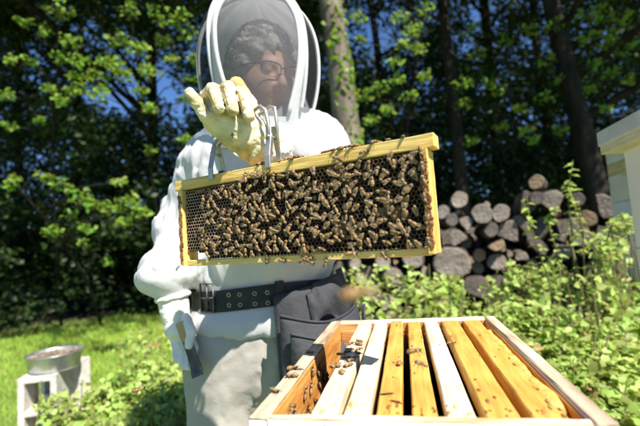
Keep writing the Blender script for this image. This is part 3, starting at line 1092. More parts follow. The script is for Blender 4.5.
M['lid_wood'] = mat('pale_lid_wood', (0.60, 0.52, 0.30), (0.74, 0.67, 0.46), scale=10, rough=0.6, bump=0.15, stretch=(6, 1, 6))
M['galv_lid'] = mat('painted_metal_lid', (0.58, 0.58, 0.56), (0.74, 0.74, 0.72), scale=12, rough=0.4, metallic=0.15, bump=0.05)
side_hive('tall_hive', 623, 150, 0.98, 0.40, 0.50, True, [(0.24, 'white_paint'), (0.24, 'cream_paint'), (0.24, 'white_paint'), (0.24, 'white_paint'), (0.24, 'white_paint')],
          'tall white hive with a metal-covered lid cut off by the right edge', YAW)
side_hive('small_hive', 605, 152, 2.6, 0.40, 0.48, False, [(0.09, 'cream_paint'), (0.07, 'yellow_wood'), (0.17, 'cream_paint'), (0.24, 'white_paint'), (0.24, 'white_paint')],
          'pale hive with a yellow band behind the tall white hive', YAW)

# ================================================================== BEEKEEPER
M['suit'] = mat('white_cotton', (0.57, 0.57, 0.585), (0.66, 0.66, 0.655), scale=6, rough=0.9, bump=0.10, bump_scale=70, sheen=0.15, transl=0.22)
M['trousers'] = mat('khaki_grey_cotton', (0.36, 0.33, 0.295), (0.40, 0.37, 0.335), scale=5, rough=0.9, bump=0.08, bump_scale=120)
M['leather'] = mat('cream_leather', (0.38, 0.28, 0.12), (0.72, 0.64, 0.45), (0.62, 0.53, 0.34), scale=30, rough=0.6, bump=0.35, bump_scale=90)
M['leather_tan'] = mat('tan_leather', (0.34, 0.22, 0.07), (0.50, 0.34, 0.13), scale=40, rough=0.65, bump=0.3, bump_scale=90)
M['leather_white'] = mat('pale_leather', (0.68, 0.64, 0.55), (0.80, 0.77, 0.70), scale=30, rough=0.65, bump=0.3, bump_scale=90)
M['ink'] = mat('brown_print', (0.16, 0.11, 0.05), rough=0.7)
M['belt'] = mat('black_webbing', (0.012, 0.012, 0.014), (0.03, 0.03, 0.034), scale=40, rough=0.55, bump=0.2, bump_scale=160)
M['pouch'] = mat('charcoal_canvas', (0.026, 0.027, 0.032), (0.058, 0.060, 0.068), scale=8, rough=0.75, bump=0.3, bump_scale=60)
M['steel'] = mat('dull_steel', (0.34, 0.325, 0.29), (0.50, 0.48, 0.44), scale=30, rough=0.48, metallic=0.75)
M['skin'] = mat('skin', (0.62, 0.36, 0.27), (0.70, 0.42, 0.33), scale=14, rough=0.5, sss=0.1)
M['hair'] = mat('grey_brown_hair', (0.24, 0.22, 0.205), (0.52, 0.49, 0.47), scale=60, rough=0.7, bump=0.8, bump_scale=80)
M['veil'] = see_through(mat('dark_netting', (0.022, 0.022, 0.026), rough=0.8), 0.5)
M['veil_front'] = see_through(mat('grey_netting', (0.10, 0.098, 0.105), rough=0.8), 0.56)

nt = M['veil_front'].node_tree                # the netting sags in soft folds: its density varies
nz = nd(nt, 'ShaderNodeTexNoise')
nz.inputs['Scale'].default_value = 9
mp = nd(nt, 'ShaderNodeMapping')
mp.inputs['Scale'].default_value = (3, 3, 0.7)
tc = nd(nt, 'ShaderNodeTexCoord')
mr = nd(nt, 'ShaderNodeMapRange')
mr.inputs['From Min'].default_value = 0.3
mr.inputs['From Max'].default_value = 0.7
mr.inputs['To Min'].default_value = 0.46
mr.inputs['To Max'].default_value = 0.70
nt.links.new(tc.outputs['Object'], mp.inputs[0])
nt.links.new(mp.outputs[0], nz.inputs['Vector'])
nt.links.new(nz.outputs['Fac'], mr.inputs['Value'])
mix_ = [n for n in nt.nodes if n.type == 'MIX_SHADER'][-1]
nt.links.new(mr.outputs[0], mix_.inputs[0])

pers_loc = Vector((-0.19, 1.08, 0))
person = thing('person', pers_loc, 'person in white hooded bee suit, cream gloves and black tool belt lifting a frame', 'person')
inv = -pers_loc


def wear(name, me, m, parent=None, **k):
    return put(name, me, m, parent or person, loc=inv if parent is None else None, **k)


def smooth_interp(z, zs, vs):
    return np.interp(z, zs, vs).astype(np.float32)


neck = P(262, 133, 1.06)
hip = P(256, 345, 1.08)
ZB = 1.06                                   # belt height
HEM = 0.965
tz = [HEM - .05, HEM, 1.0, ZB - .03, ZB, ZB + .04, 1.15, 1.30, 1.42, 1.50, 1.56]
ta = [.192, .194, .196, .182, .170, .184, .200, .205, .190, .130, .08]
tb = [.140, .142, .145, .132, .122, .132, .140, .140, .120, .095, .07]
cxs = lambda z: np.interp(z, [0.9, 1.5], [hip.x + 0.012, neck.x]).astype(np.float32)
CY = 1.09
sh_l = P(207, 172, 1.10)
el_l = P(181, 228, 1.13)
wr_l = P(173, 290, 1.00)
sh_r = P(321, 152, 1.08)
el_r = P(338, 226, 0.98)
wr_r = P(287, 150, 0.75)


def along(p, a, b):
    ab = np.array(b - a, dtype=np.float32)
    L2 = float((ab * ab).sum())
    return ((p[0] - a.x) * ab[0] + (p[1] - a.y) * ab[1] + (p[2] - a.z) * ab[2]) / math.sqrt(L2)


def jacket_sdf(p):
    X, Y, Z = p
    a = np.interp(Z, tz, ta)
    b = np.interp(Z, tz, tb)
    cx = np.interp(Z, [0.9, 1.5], [hip.x + 0.012, neck.x])
    q = np.sqrt(((X - cx) / a) ** 2 + ((Y - CY) / b) ** 2)
    tor = (q - 1) * b
    tor = smax(tor, HEM + 0.006 * np.sin(X * 14 + 1) - Z, 0.02)
    tor = smax(tor, Z - 1.55, 0.03)
    # torso: long slack folds running down into the belt
    w1 = wrinkle((X, Y, Z), 9, 41)
    flat = (1 - 0.92 * np.exp(-((Z - ZB) / 0.04) ** 2)) * (1 - 0.6 * (Z < ZB - 0.03))
    ang = np.arctan2(X - cx, CY - Y)
    tor = tor - flat * 0.012 * (np.abs(np.sin(ang * 4.2 + 5 * (Z - ZB) + 1.7 * w1)) - 0.6)
    tor = tor - flat * 0.005 * (np.abs(np.sin(ang * 11 - 9 * (Z - ZB) + 2.5 * w1)) - 0.6)
    arm = chain(p, [sh_l, el_l, wr_l + Vector((-.008, .01, .045)), wr_l], [.074, .058, .050, .034], 0.05)
    puff = ell(p, np.array(P(159, 279, 1.01)), (.052, .058, .043))
    arm = smin(arm, puff, 0.03)
    w2 = wrinkle(p, 13, 42)
    t1 = along(p, sh_l, el_l)
    t2 = along(p, el_l, wr_l)
    near_e = np.exp(-((X - el_l.x) ** 2 + (Y - el_l.y) ** 2 + (Z - el_l.z) ** 2) / 0.02)
    arm = arm - 0.008 * (np.abs(np.sin(t1 * 24 + 14 * (X - sh_l.x) + 2.2 * w2)) - 0.6)
    arm = arm - (0.004 + 0.006 * near_e) * (np.abs(np.sin(t2 * 46 - 18 * (X - el_l.x) + 2.0 * w2)) - 0.6)
    arm2 = chain(p, [sh_r, el_r, wr_r], [.076, .066, .05], 0.05)
    t3 = along(p, sh_r, el_r)
    arm2 = arm2 - 0.007 * (np.abs(np.sin(t3 * 30 - 20 * (X - sh_r.x) + 2.2 * w2)) - 0.6)
    yoke = seg(p, sh_l + Vector((.02, 0, .03)), sh_r + Vector((-.02, 0, .03)), .070, .076)
    body = smin(tor, yoke, 0.08)
    d = smin(body, arm, 0.022)
    d = smin(d, arm2, 0.035)
    d = d - flat * 0.0085 * crease((X * 1.1, Y, Z * 0.75), 52, 51) * (0.4 + 0.6 * (np.abs(X - cx) > 0.12))
    return d - 0.0028 * flat * crease((X, Y, Z * 0.8), 105, 52)


jm = sdf_mesh('jacket', jacket_sdf, (-0.66, 0.66, 0.86), (0.24, 1.30, 1.60), 0.0062)
wear('jacket', jm, M['suit'])
# zip and hem
HX = hip.x


def trouser_sdf(p):
    X, Y, Z = p
    pel = ell(p, (HX + 0.01, CY, 0.93), (.175, .125, .17))
    l1 = chain(p, [(HX - .078, CY, .90), (HX - .088, CY - .015, .50), (HX - .095, CY + .01, .10)], [.112, .094, .082], .03)
    l2 = chain(p, [(HX + .092, CY, .90), (HX + .10, CY - .015, .50), (HX + .105, CY + .01, .10)], [.112, .094, .082], .03)
    d = smin(smin(l1, l2, 0.03), pel, 0.05)
    d = smax(d, Z - 1.0, 0.02)
    d = smax(d, 0.04 - Z, 0.01)
    d = d - 0.010 * crease((X * 1.5, Y, Z * 0.35), 34, 5) - 0.004 * crease((X, Y, Z * 0.7), 70, 6)
    return d


wear('trousers', sdf_mesh('trousers', trouser_sdf, (HX - .27, CY - .2, 0.0), (HX + .28, CY + .2, 1.04), 0.009), M['trousers'])
for s_, nm in ((-1, 'boot'), (1, 'boot')):
    bx_ = HX + s_ * 0.098
    f = lambda p, bx_=bx_: smax(smin(seg(p, (bx_, CY + .02, .10), (bx_, CY + .03, .04), .06, .058), seg(p, (bx_, CY + .02, .045), (bx_ + s_ * .02, CY - .15, .035), .055, .048), .03), 0.003 - p[2], .01)
    wear('boot', sdf_mesh('boot', f, (bx_ - .12, CY - .24, -.02), (bx_ + .12, CY + .13, .18), 0.008), mat('boot_brown', (0.07, 0.045, 0.03), (0.12, 0.08, 0.05), rough=0.6))

# ---- belt with eyelets and buckle
def torso_pt(ang, z, off):
    """ang measured from straight towards the camera, positive to the right."""
    a = float(np.interp(z, tz, ta)) + off
    b = float(np.interp(z, tz, tb)) + off
    cx = float(np.interp(z, [0.9, 1.5], [hip.x + 0.012, neck.x]))
    return Vector((cx + a * math.sin(ang), CY - b * math.cos(ang), z))


def torso_n(ang, z):
    a, b = float(np.interp(z, tz, ta)), float(np.interp(z, tz, tb))
    return Vector((math.sin(ang) / a, -math.cos(ang) / b, 0)).normalized()


b = MB()
n = 72
vs, fs = [], []
for k in range(n):
    a = 2 * math.pi * k / n
    zc = ZB - 0.006 + 0.006 * math.sin(a * 2 + .5)
    for dz, off in ((-.025, .010), (.025, .010), (.026, .016), (-.026, .016)):
        q = torso_pt(a, ZB, off)
        vs.append((q.x, q.y, zc + dz))
for k in range(n):
    k2 = (k + 1) % n
    for j in range(4):
        j2 = (j + 1) % 4
        fs.append((k * 4 + j, k2 * 4 + j, k2 * 4 + j2, k * 4 + j2))
b.add(vs, fs)
belt = wear('belt', b.mesh('belt', smooth=False), M['belt'])


def ring_at(ang, z, r, tube, off=0.017):
    b = MB()
    c = torso_pt(ang, ZB, off)
    c.z = z
    nn = torso_n(ang, ZB)
    u = Vector((0, 0, 1)).cross(nn).normalized()
    w = nn.cross(u)
    pts = [c + (u * math.cos(t) + w * math.sin(t)) * r for t in [2 * math.pi * k / 12 for k in range(13)]]
    b.tube(pts, tube, n=5, caps=False)
    return b.mesh('eyelet', smooth=True)


for ang in (-0.32, -0.17, 0.02, 0.18):
    for dz in (-0.012, 0.012):
        put('eyelet', ring_at(ang, ZB - 0.006 + dz, 0.0042, 0.0012), M['steel'], belt)
b = MB()
for ang0, ang1 in ((-0.80, -0.55),):
    c0, c1 = torso_pt(ang0, ZB, .019), torso_pt(ang1, ZB, .019)
    up = Vector((0, 0, .034))
    b.tube([c0 - up, c0 + up, c1 + up, c1 - up, c0 - up], 0.0028, n=6)
    mid_ = (c0 + c1) / 2 + Vector((0, -.004, 0))
    b.tube([c0, mid_ + Vector((0, -.002, 0)), c1], 0.0024, n=6)
    b.tube([(c0 + c1) / 2 - up, (c0 + c1) / 2 + up], 0.0022, n=6)
put('buckle', b.mesh('buckle', smooth=True), mat('blackened_steel', (0.06, 0.06, 0.06), (0.14, 0.135, 0.13), scale=60, rough=0.4, metallic=0.7), belt)
b = MB()
for ang in (0.34,):
    c = torso_pt(ang, ZB, .0175)
    nn = torso_n(ang, ZB)
    u = Vector((0, 0, 1)).cross(nn).normalized()
    Mx = Matrix((u, nn, Vector((0, 0, 1)))).transposed().to_4x4()
    Mx.translation = c
    b.box(-.011, .011, -.004, .004, -.034, .031, M=Mx)
put('belt_loop', b.mesh('belt_loop', bevel=0.002), M['belt'], belt)

# ---- canvas tool pouch on the hip
def pouch_sheet(a0, a1, z_top, z_bot, off_t, off_b, bulge, nu=26, nv=16, thick=0.006, seed=1):
    """Curved bag front: a closed shell hugging the hip."""
    r = random.Random(seed)
    ph = r.uniform(0, 6)
    outer, inner = [], []
    for j in range(nv + 1):
        t = j / nv
        for i in range(nu + 1):
            s = i / nu
            a = a0 + (a1 - a0) * s
            zt = z_top(s)
            z = zt + (z_bot(s) - zt) * t
            off = off_t + (off_b - off_t) * t + bulge * math.sin(math.pi * min(1, t * 1.05)) * math.sin(math.pi * s) ** 0.6
            off += 0.004 * math.sin(9 * s + 5 * t + ph) + 0.003 * math.sin(17 * s - 6 * t + ph)
            p = torso_pt(a, 0.99, off)
            outer.append(Vector((p.x, p.y, z)))
            q = torso_pt(a, 0.99, off - thick)
            inner.append(Vector((q.x, q.y, z)))
    b = MB()
    w = nu + 1
    fs = []
    N_ = len(outer)
    for j in range(nv):
        for i in range(nu):
            k = j * w + i
            fs.append((k, k + w, k + w + 1, k + 1))
            fs.append((N_ + k, N_ + k + 1, N_ + k + w + 1, N_ + k + w))
    for i in range(nu):
        fs.append((i, i + 1, N_ + i + 1, N_ + i))
        k = nv * w + i
        fs.append((k, N_ + k, N_ + k + 1, k + 1))
    for j in range(nv):
        k = j * w
        fs.append((k, N_ + k, N_ + k + w, k + w))
        k = j * w + nu
        fs.append((k, k + w, N_ + k + w, N_ + k))
    b.add(outer + inner, fs)
    return b.mesh('pouch', smooth=True), outer[:w]


A0, A1 = 0.28, 1.45
me, rim = pouch_sheet(A0 - .02, A1, lambda s: ZB + 0.0 + 0.035 * s, lambda s: 0.80 + .03 * s, .018, .045, .02, seed=2)
pouch = wear('waist_pouch', me, M['pouch'], label='charcoal canvas tool pouch hanging from the belt')
me, rim = pouch_sheet(A0 + .0, A1 + .05, lambda s: 1.022 - 0.045 * math.sin(math.pi * s) + .03 * s, lambda s: 0.81 + .03 * s, .060, .055, .030, seed=4)
pk = put('pocket', me, M['pouch'], pouch)
b = MB()
b.tube([p + Vector((0, -.001, 0)) for p in rim], .0035, n=6)
put('pocket_rim', b.mesh('pocket_rim', smooth=True), M['pouch'], pk)
me, rim = pouch_sheet(A0 + .06, A1 + .05, lambda s: 0.985 - 0.045 * math.sin(math.pi * s) + .02 * s, lambda s: 0.815 + .03 * s, .085, .065, .028, seed=7)
pk = put('pocket', me, M['pouch'], pouch)
b = MB()
b.tube([p + Vector((0, -.001, 0)) for p in rim], .003, n=6)
put('pocket_rim', b.mesh('pocket_rim', smooth=True), M['pouch'], pk)
# folded cloth flap lying over the pouch mouth
me, rim = pouch_sheet(0.62, 1.4, lambda s: ZB + 0.015 + 0.03 * s - .02 * (s < .15), lambda s: 0.985 + .02 * math.sin(7 * s), .030, .052, .016, seed=9)
put('flap', me, M['pouch'], pouch)

# ---- head (inside the hood): one continuous mesh with the neck
FACE = R(16)
TURN = R(36)                                  # face turned towards the right of the picture
hc = P(264, 76, 1.06)
fd = Vector((math.sin(TURN), -math.cos(TURN), -0.30)).normalized()      # looking down at the frame
fr = Vector((0, 0, 1)).cross(fd).normalized() * -1                      # picture right
fr = fd.cross(Vector((0, 0, 1))).normalized() * -1
fr = Vector((0, 0, 1)).cross(-fd).normalized()
fu = (-fd).cross(fr).normalized()
if fu.z < 0:
    fu = -fu
H = lambda x, y, z: hc + fr * x + fd * y + fu * z            # x right, y out of the face, z up


def head_sdf(p):
    q0, q1, q2 = p[0] - hc.x, p[1] - hc.y, p[2] - hc.z
    x = q0 * fr.x + q1 * fr.y + q2 * fr.z
    y = q0 * fd.x + q1 * fd.y + q2 * fd.z
    z = q0 * fu.x + q1 * fu.y + q2 * fu.z
    l = (x, y, z)
    d = ell(l, (0, -.015, .02), (.078, .098, .105))
    d = smin(d, ell(l, (0, .025, -.06), (.055, .062, .062)), .04)         # jaw and cheeks
    d = smin(d, ell(l, (0, .066, -.100), (.020, .018, .016)), .02)        # chin
    for s in (-1, 1):
        d = smin(d, ell(l, (s * .040, .055, -.035), (.020, .018, .020)), .045)   # cheekbone
        d = smax(d, -ell(l, (s * .032, .096, .004), (.017, .016, .011)), .012)    # eye socket
        d = smin(d, ell(l, (s * .032, .076, .003), (.013, .011, .009)), .004)   # lid
        d = smin(d, ell(l, (s * .080, -.012, -.008), (.010, .018, .030)), .006)   # ear
    d = smin(d, seg(l, (-.04, .078, .022), (.04, .078, .022), .008, .008), .014)   # brow
    d = smin(d, seg(l, (0, .085, .012), (0, .108, -.030), .007, .0115), .01)     # nose
    for s in (-1, 1):
        d = smin(d, ell(l, (s * .010, .094, -.034), (.008, .010, .007)), .006)   # nostril wing
    d = smin(d, seg(l, (-.020, .078, -.062), (.020, .078, -.062), .005, .005), .007)  # upper lip
    d = smin(d, seg(l, (-.016, .077, -.072), (.016, .077, -.072), .0055, .0055), .007)  # lower lip
    d = smax(d, -seg(l, (-.02, .088, -.0665), (.02, .088, -.0665), .0022, .0022), .004)
    d = smin(d, seg(l, (0, -.02, -.06), (0, -.05, -.20), .055, .06), .03)       # neck
    return d


body = wear('body', sdf_mesh('head', head_sdf, (hc.x - .16, hc.y - .18, hc.z - .24), (hc.x + .16, hc.y + .18, hc.z + .17), 0.0045), M['skin'])


def hair_sdf(p):
    q0, q1, q2 = p[0] - hc.x, p[1] - hc.y, p[2] - hc.z
    x = q0 * fr.x + q1 * fr.y + q2 * fr.z
    y = q0 * fd.x + q1 * fd.y + q2 * fd.z
    z = q0 * fu.x + q1 * fu.y + q2 * fu.z
    d = ell((x, y, z), (0, -.022, .034), (.092, .108, .108))
    d = smin(d, ell((x, y, z), (0, -.05, -.03), (.088, .07, .09)), .03)
    cut = ell((x, y, z), (0, .12, -.055), (.082, .125, .118))
    d = smax(d, -cut, .012)
    d = smax(d, -.13 - z, .02)
    return d + .007 * wrinkle(p, 75, 8) + .004 * wrinkle(p, 150, 9)


put('hair', sdf_mesh('hair', hair_sdf, (hc.x - .16, hc.y - .18, hc.z - .18), (hc.x + .16, hc.y + .18, hc.z + .18), 0.005), M['hair'], body)
strands = MB()
for k in range(900):
    th, ph = random.uniform(-math.pi, math.pi), random.uniform(-.25, 1.45)
    n_ = Vector((math.sin(th) * math.cos(ph), math.cos(th) * math.cos(ph), math.sin(ph)))
    if n_.y > 0.35 and n_.z < 0.55:
        continue
    q_ = Vector((.088 * n_.x, -.022 + .104 * n_.y, .034 + .104 * n_.z))
    d1 = Vector((random.gauss(0, 1), random.gauss(0, 1), random.gauss(-.6, .8))).normalized()
    d1 = (d1 - n_ * d1.dot(n_)).normalized()
    d2 = (d1 - n_ * .35 + Vector((random.gauss(0, .35), random.gauss(0, .35), random.gauss(0, .35)))).normalized()
    L_ = random.uniform(.010, .020)
    strands.tube([H(*q_), H(*(q_ + d1 * L_ * .6 + n_ * .006)), H(*(q_ + d1 * L_ + d2 * L_ * .5 + n_ * .004))], [.0011, .001, .0006], n=4)
put('hair_strands', strands.mesh('hair_strands', smooth=True), M['hair'], body, kind='stuff')
for s in (-1, 1):
    b = MB()
    b.ball(H(s * .032, .075, .002), .0088, 12, 8)
    eye = put('eye', b.mesh('eye', smooth=True), mat('eye_dark', (0.05, 0.04, 0.035), rough=0.2), body)
gl = MB()
for s in (-1, 1):
    pts = []
    for k in range(25):
        t = 2 * math.pi * k / 24
        cx_, cz_ = math.copysign(abs(math.cos(t)) ** .6, math.cos(t)), math.copysign(abs(math.sin(t)) ** .6, math.sin(t))
        pts.append(H(s * .034 + .027 * cx_, .106 - .10 * abs(s * .034 + .027 * cx_) ** 1.2, .002 + .017 * cz_))
    gl.tube(pts, [.0015 if k < 13 else .0007 for k in range(25)], n=6)
    gl.tube([H(s * .061, .100, .012), H(s * .080, .06, .010), H(s * .083, -.01, .006)], .0018, n=5)
gl.tube([H(-.008, .106, .008), H(0, .110, .010), H(.008, .106, .008)], .0018, n=5)
glasses = put('glasses', gl.mesh('glasses', smooth=True), mat('dark_frame', (0.02, 0.02, 0.024), rough=0.3), body)

# ---- hood: white cloth shell with netting windows
hood_c = P(259, 66, 1.07)
HR = 0.163
ZT, ZL = 0.200, -0.205


def hood_pt(az, z):
    """az from the facing direction (+ = picture right)."""
    if z > 0:
        k = max(0.0, 1 - (z / ZT) ** 2.3) ** 0.5
    else:
        k = 1 - 0.34 * (z / ZL) ** 2
    a = az + FACE * 0.55
    return hood_c + Vector((HR * k * math.sin(a), -HR * 1.10 * k * math.cos(a), z - 0.035 * math.cos(az) * (z < 0) * (z / ZL) ** 2))


def win(az, z):
    """0 cloth, 1 front window, 2 right, 3 left."""
    zt = 0.150
    f = 0.66
    # arch
    if -0.165 < z < zt:
        w = f * (1 - max(0, (z - 0.02) / (zt - 0.02)) ** 2.6) ** 0.5 * (1 - 0.25 * max(0, -z / .165) ** 2)
        if abs(az) < w:
            return 1
    if -0.15 < z < 0.155:
        w = (1 - max(0, (z - 0.03) / (0.155 - 0.03)) ** 2.4) ** 0.5 * (1 - 0.35 * max(0, -z / .15) ** 2)
        if 0.80 < az < 0.80 + 1.45 * w + 1e-6 and w > 0.05:
            return 2
        if -0.80 - 1.45 * w < az < -0.80 and w > 0.05:
            return 3
    return 0


NA, NZ = 144, 96
hv = []
zsr = [ZL + (ZT - ZL) * math.sin(0.5 * math.pi * j / NZ) for j in range(NZ + 1)]
for z in zsr:
    for k in range(NA):
        az = -math.pi + 2 * math.pi * k / NA
        p = hood_pt(az, min(z, ZT - 1e-4))
        w = 0.0025 * math.sin(9 * az + 22 * z) + 0.002 * math.sin(17 * az - 31 * z)
        n_ = Vector((math.sin(az + FACE * .55), -math.cos(az + FACE * .55), 0))
        hv.append(p + n_ * (w if win(az, z) == 0 else 0))
sets = {0: [], 1: [], 2: [], 3: []}
for j in range(NZ):
    for k in range(NA):
        az = -math.pi + 2 * math.pi * (k + .5) / NA
        z = (zsr[j] + zsr[j + 1]) / 2
        k2 = (k + 1) % NA
        sets[win(az, z)].append((j * NA + k, j * NA + k2, (j + 1) * NA + k2, (j + 1) * NA + k))


def sub_mesh(name, faces):
    used = sorted({i for f in faces for i in f})
    mp_ = {o: i for i, o in enumerate(used)}
    b = MB()
    b.add([hv[i] for i in used], [tuple(mp_[i] for i in f) for f in faces])
    return b.mesh(name, smooth=True)


hood = wear('hood', sub_mesh('hood_cloth', sets[0]), M['suit'])
put('face_netting', sub_mesh('face_netting', sets[1]), M['veil_front'], hood)
put('side_netting', sub_mesh('side_netting', sets[2]), M['veil'], hood)
put('side_netting', sub_mesh('side_netting', sets[3]), M['veil'], hood)


def piping(fn, rad, name):
    pts = [hood_pt(a, z) + Vector((math.sin(a + FACE * .55), -math.cos(a + FACE * .55), 0)) * 0.0015 for a, z in fn]
    b = MB()
    b.tube(pts, rad, n=8)
    put(name, b.mesh(name, smooth=True), M['suit'], hood)


def front_edge():
    out = []
    for k in range(61):
        t = k / 60
        s = -1 if t < .5 else 1
        u = 1 - abs(2 * t - 1)                       # 0 at the bottom, 1 at the apex
        z = -0.165 + (0.150 + 0.165) * (1 - (1 - u) ** 1.6)
        zz = min(z, 0.1499)
        w = 0.66 * (1 - max(0, (zz - 0.02) / 0.13) ** 2.6) ** 0.5 * (1 - 0.25 * max(0, -zz / .165) ** 2)
        out.append((s * w, zz))
    return out


def side_edge(s):
    out = []
    for k in range(41):
        u = k / 40
        z = -0.15 + 0.3045 * (1 - (1 - u) ** 1.6)
        w = (1 - max(0, (z - 0.03) / 0.125) ** 2.4) ** 0.5 * (1 - 0.35 * max(0, -z / .15) ** 2)
        out.append((s * (0.80 + 1.45 * w), z))
    for k in range(1, 41):
        z = 0.1545 - 0.3045 * k / 40
        out.append((s * 0.80, z))
    return out


piping(front_edge(), 0.0062, 'front_piping')
piping(side_edge(1), 0.0052, 'side_piping')
piping(side_edge(-1), 0.0052, 'side_piping')
for az_ in (1.36, -1.66):
    piping([(az_ * (1 - 0.10 * (k / 40) ** 2), ZL + 0.03 + (ZT - ZL - 0.034) * math.sin(0.5 * math.pi * k / 40)) for k in range(41)], 0.0055, 'side_seam')
# collar of the suit under the hood
b = MB()
cc = hood_c + Vector((0, 0.005, ZL))
b.tube([cc + Vector((0.118 * math.sin(t), -0.128 * math.cos(t) - .02, 0.004 * math.sin(3 * t) - 0.012 - 0.02 * math.cos(t))) for t in [2 * math.pi * k / 40 for k in range(41)]], 0.016, n=10, wob=.05)
wear('collar', b.mesh('collar', smooth=True), M['suit'])

# ---- raised glove
def V3(px, py, D):
    return np.array(P(px, py, D))


g = dict(wrist=V3(262, 150, .70), palm=V3(238, 128, .685), k1=V3(213, 116, .67))
fing = [
    ([V3(216, 129, .675), V3(206, 117, .655), V3(197, 103, .645), V3(190, 93, .64)], [.0118, .0106, .0098, .0088]),
    ([V3(217, 119, .68), V3(207, 96, .66), V3(213, 89, .64), V3(219, 108, .632)], [.0122, .0112, .0108, .0096]),
    ([V3(224, 112, .685), V3(219, 94, .665), V3(228, 88, .64), V3(233, 110, .630)], [.0122, .0114, .0110, .0096]),
    ([V3(238, 110, .69), V3(232, 96, .67), V3(243, 94, .648), V3(249, 116, .637)], [.0122, .0112, .0106, .0096]),
]
thumb = ([V3(254, 126, .68), V3(247, 104, .682), V3(237, 86, .685)], [.0165, .0145, .0150])


def glove_sdf(p):
    d = chain(p, [g['wrist'], g['palm'], g['k1'] + np.array([.012, 0, 0])], [.029, .032, .022], .03)
    d = smin(d, seg(p, V3(214, 122, .68), V3(244, 108, .69), .017, .019), .02)
    d = smin(d, seg(p, V3(250, 130, .675), V3(244, 140, .675), .019, .017), .02)
    for pts, rs in fing:
        d = smin(d, chain(p, pts, rs, .004), .0016)
    d = smin(d, chain(p, thumb[0], thumb[1], .008), .010)
    cuff = chain(p, [V3(262, 148, .70), V3(276, 150, .74), V3(292, 158, .80)], [.036, .046, .062], .02)
    d = smin(d, cuff, .014)
    near = np.exp(-((p[0] - g['wrist'][0]) ** 2 + (p[1] - g['wrist'][1]) ** 2 + (p[2] - g['wrist'][2]) ** 2) / .0022)
    d = d - .0016 * crease(p, 110, 14) - .0009 * crease(p, 230, 15) + .0034 * near * np.sin(((p[0] * -.55 + p[2] * .8) * 330)) + .0007 * wrinkle(p, 160, 12) + .0005 * wrinkle(p, 300, 13)
    return d


allp = np.array([q for f in fing for q in f[0]] + list(thumb[0]) + [V3(292, 158, .80), g['wrist']])
gm_ = sdf_mesh('glove', glove_sdf, allp.min(0) - .07, allp.max(0) + .07, 0.0020)
tip = P(237, 86, .685)
mark = P(233, 136, .64)
for m_ in (M['leather'], M['leather_tan'], M['ink'], M['leather_white']):
    gm_.materials.append(m_)
wv_ = P(270, 148, .70)
for f in gm_.polygons:
    if (f.center - tip).length < .019:
        f.material_index = 1
    elif f.center.x > wv_.x:
        f.material_index = 3
glove_hi = wear('glove', gm_, None, label='cream leather glove with a tan thumb tip gripping the lifter')
# small brown print on the glove heel
b = MB()
for pts_, rs_ in fing:
    cv = []
    for i_ in range(len(pts_) - 1):
        for k_ in range(6):
            t_ = k_ / 6
            q_ = Vector(pts_[i_]).lerp(Vector(pts_[i_ + 1]), t_)
            r_ = rs_[i_] * (1 - t_) + rs_[i_ + 1] * t_
            toc = (Vector((0, 0, HC)) - q_).normalized()
            ax2 = (Vector(pts_[i_ + 1]) - Vector(pts_[i_])).normalized()
            sd2 = (toc - ax2 * toc.dot(ax2)).normalized()
            cv.append(q_ + (sd2 * .82 + ax2.cross(sd2) * .57) * (r_ + .0002))
    b.tube(cv, .0011, n=5)
put('seam', b.mesh('glove_seam', smooth=True), M['leather_tan'], glove_hi)
best = min(gm_.polygons, key=lambda f: ((lambda q: (q[0] - 233) ** 2 + (q[1] - 135) ** 2)(proj(f.center))) + (400 if f.normal.y > 0 else 0))
for f in gm_.polygons:
    if f.normal.y < 0.2 and (f.center - best.center).length < .0042 and math.sin(f.center.x * 2300) + math.sin(f.center.z * 1900) > -0.7:
        f.material_index = 2
# elastic cuff of the sleeve
b = MB()
cq = P(173, 297, 1.0)
b.tube([cq + Vector((.037 * math.cos(t), .037 * math.sin(t), .006 * math.cos(t) + .001 * math.sin(9 * t))) for t in [2 * math.pi * k / 40 for k in range(41)]], .0065, n=8, wob=.12)
wear('cuff', b.mesh('cuff', smooth=True), M['leather_white'])

# ---- hanging glove with hive tool
def G(px, py, D=.985):
    return V3(px, py, D)


def glove2_sdf(p):
    d = chain(p, [G(172, 298, 1.0), G(175, 312, .995), G(179, 328, .985)], [.029, .029, .027], .02)
    d = smin(d, seg(p, G(173, 330, .985), G(186, 331, .978), .019, .019), .016)
    fs_ = [
        ([G(188, 332, .978), G(194, 348, .972), G(193, 362, .958)], [.0110, .0100, .0088]),
        ([G(183, 334, .976), G(189, 351, .968), G(189, 367, .954)], [.0114, .0104, .0090]),
        ([G(178, 334, .978), G(183, 351, .968), G(183, 366, .955)], [.0112, .0102, .0088]),
        ([G(172, 332, .985), G(176, 347, .975), G(177, 360, .963)], [.0104, .0094, .0082]),
        ([G(186, 318, .968), G(191, 331, .952), G(189, 345, .944)], [.0120, .0110, .0096]),
    ]
    for pts, rs in fs_:
        d = smin(d, chain(p, pts, rs, .004), .003)
    d = smin(d, chain(p, [G(171, 292, 1.0), G(174, 304, .998)], [.036, .035], .01), .006)
    return d - .0016 * crease(p, 120, 21) + .0005 * wrinkle(p, 260, 22)


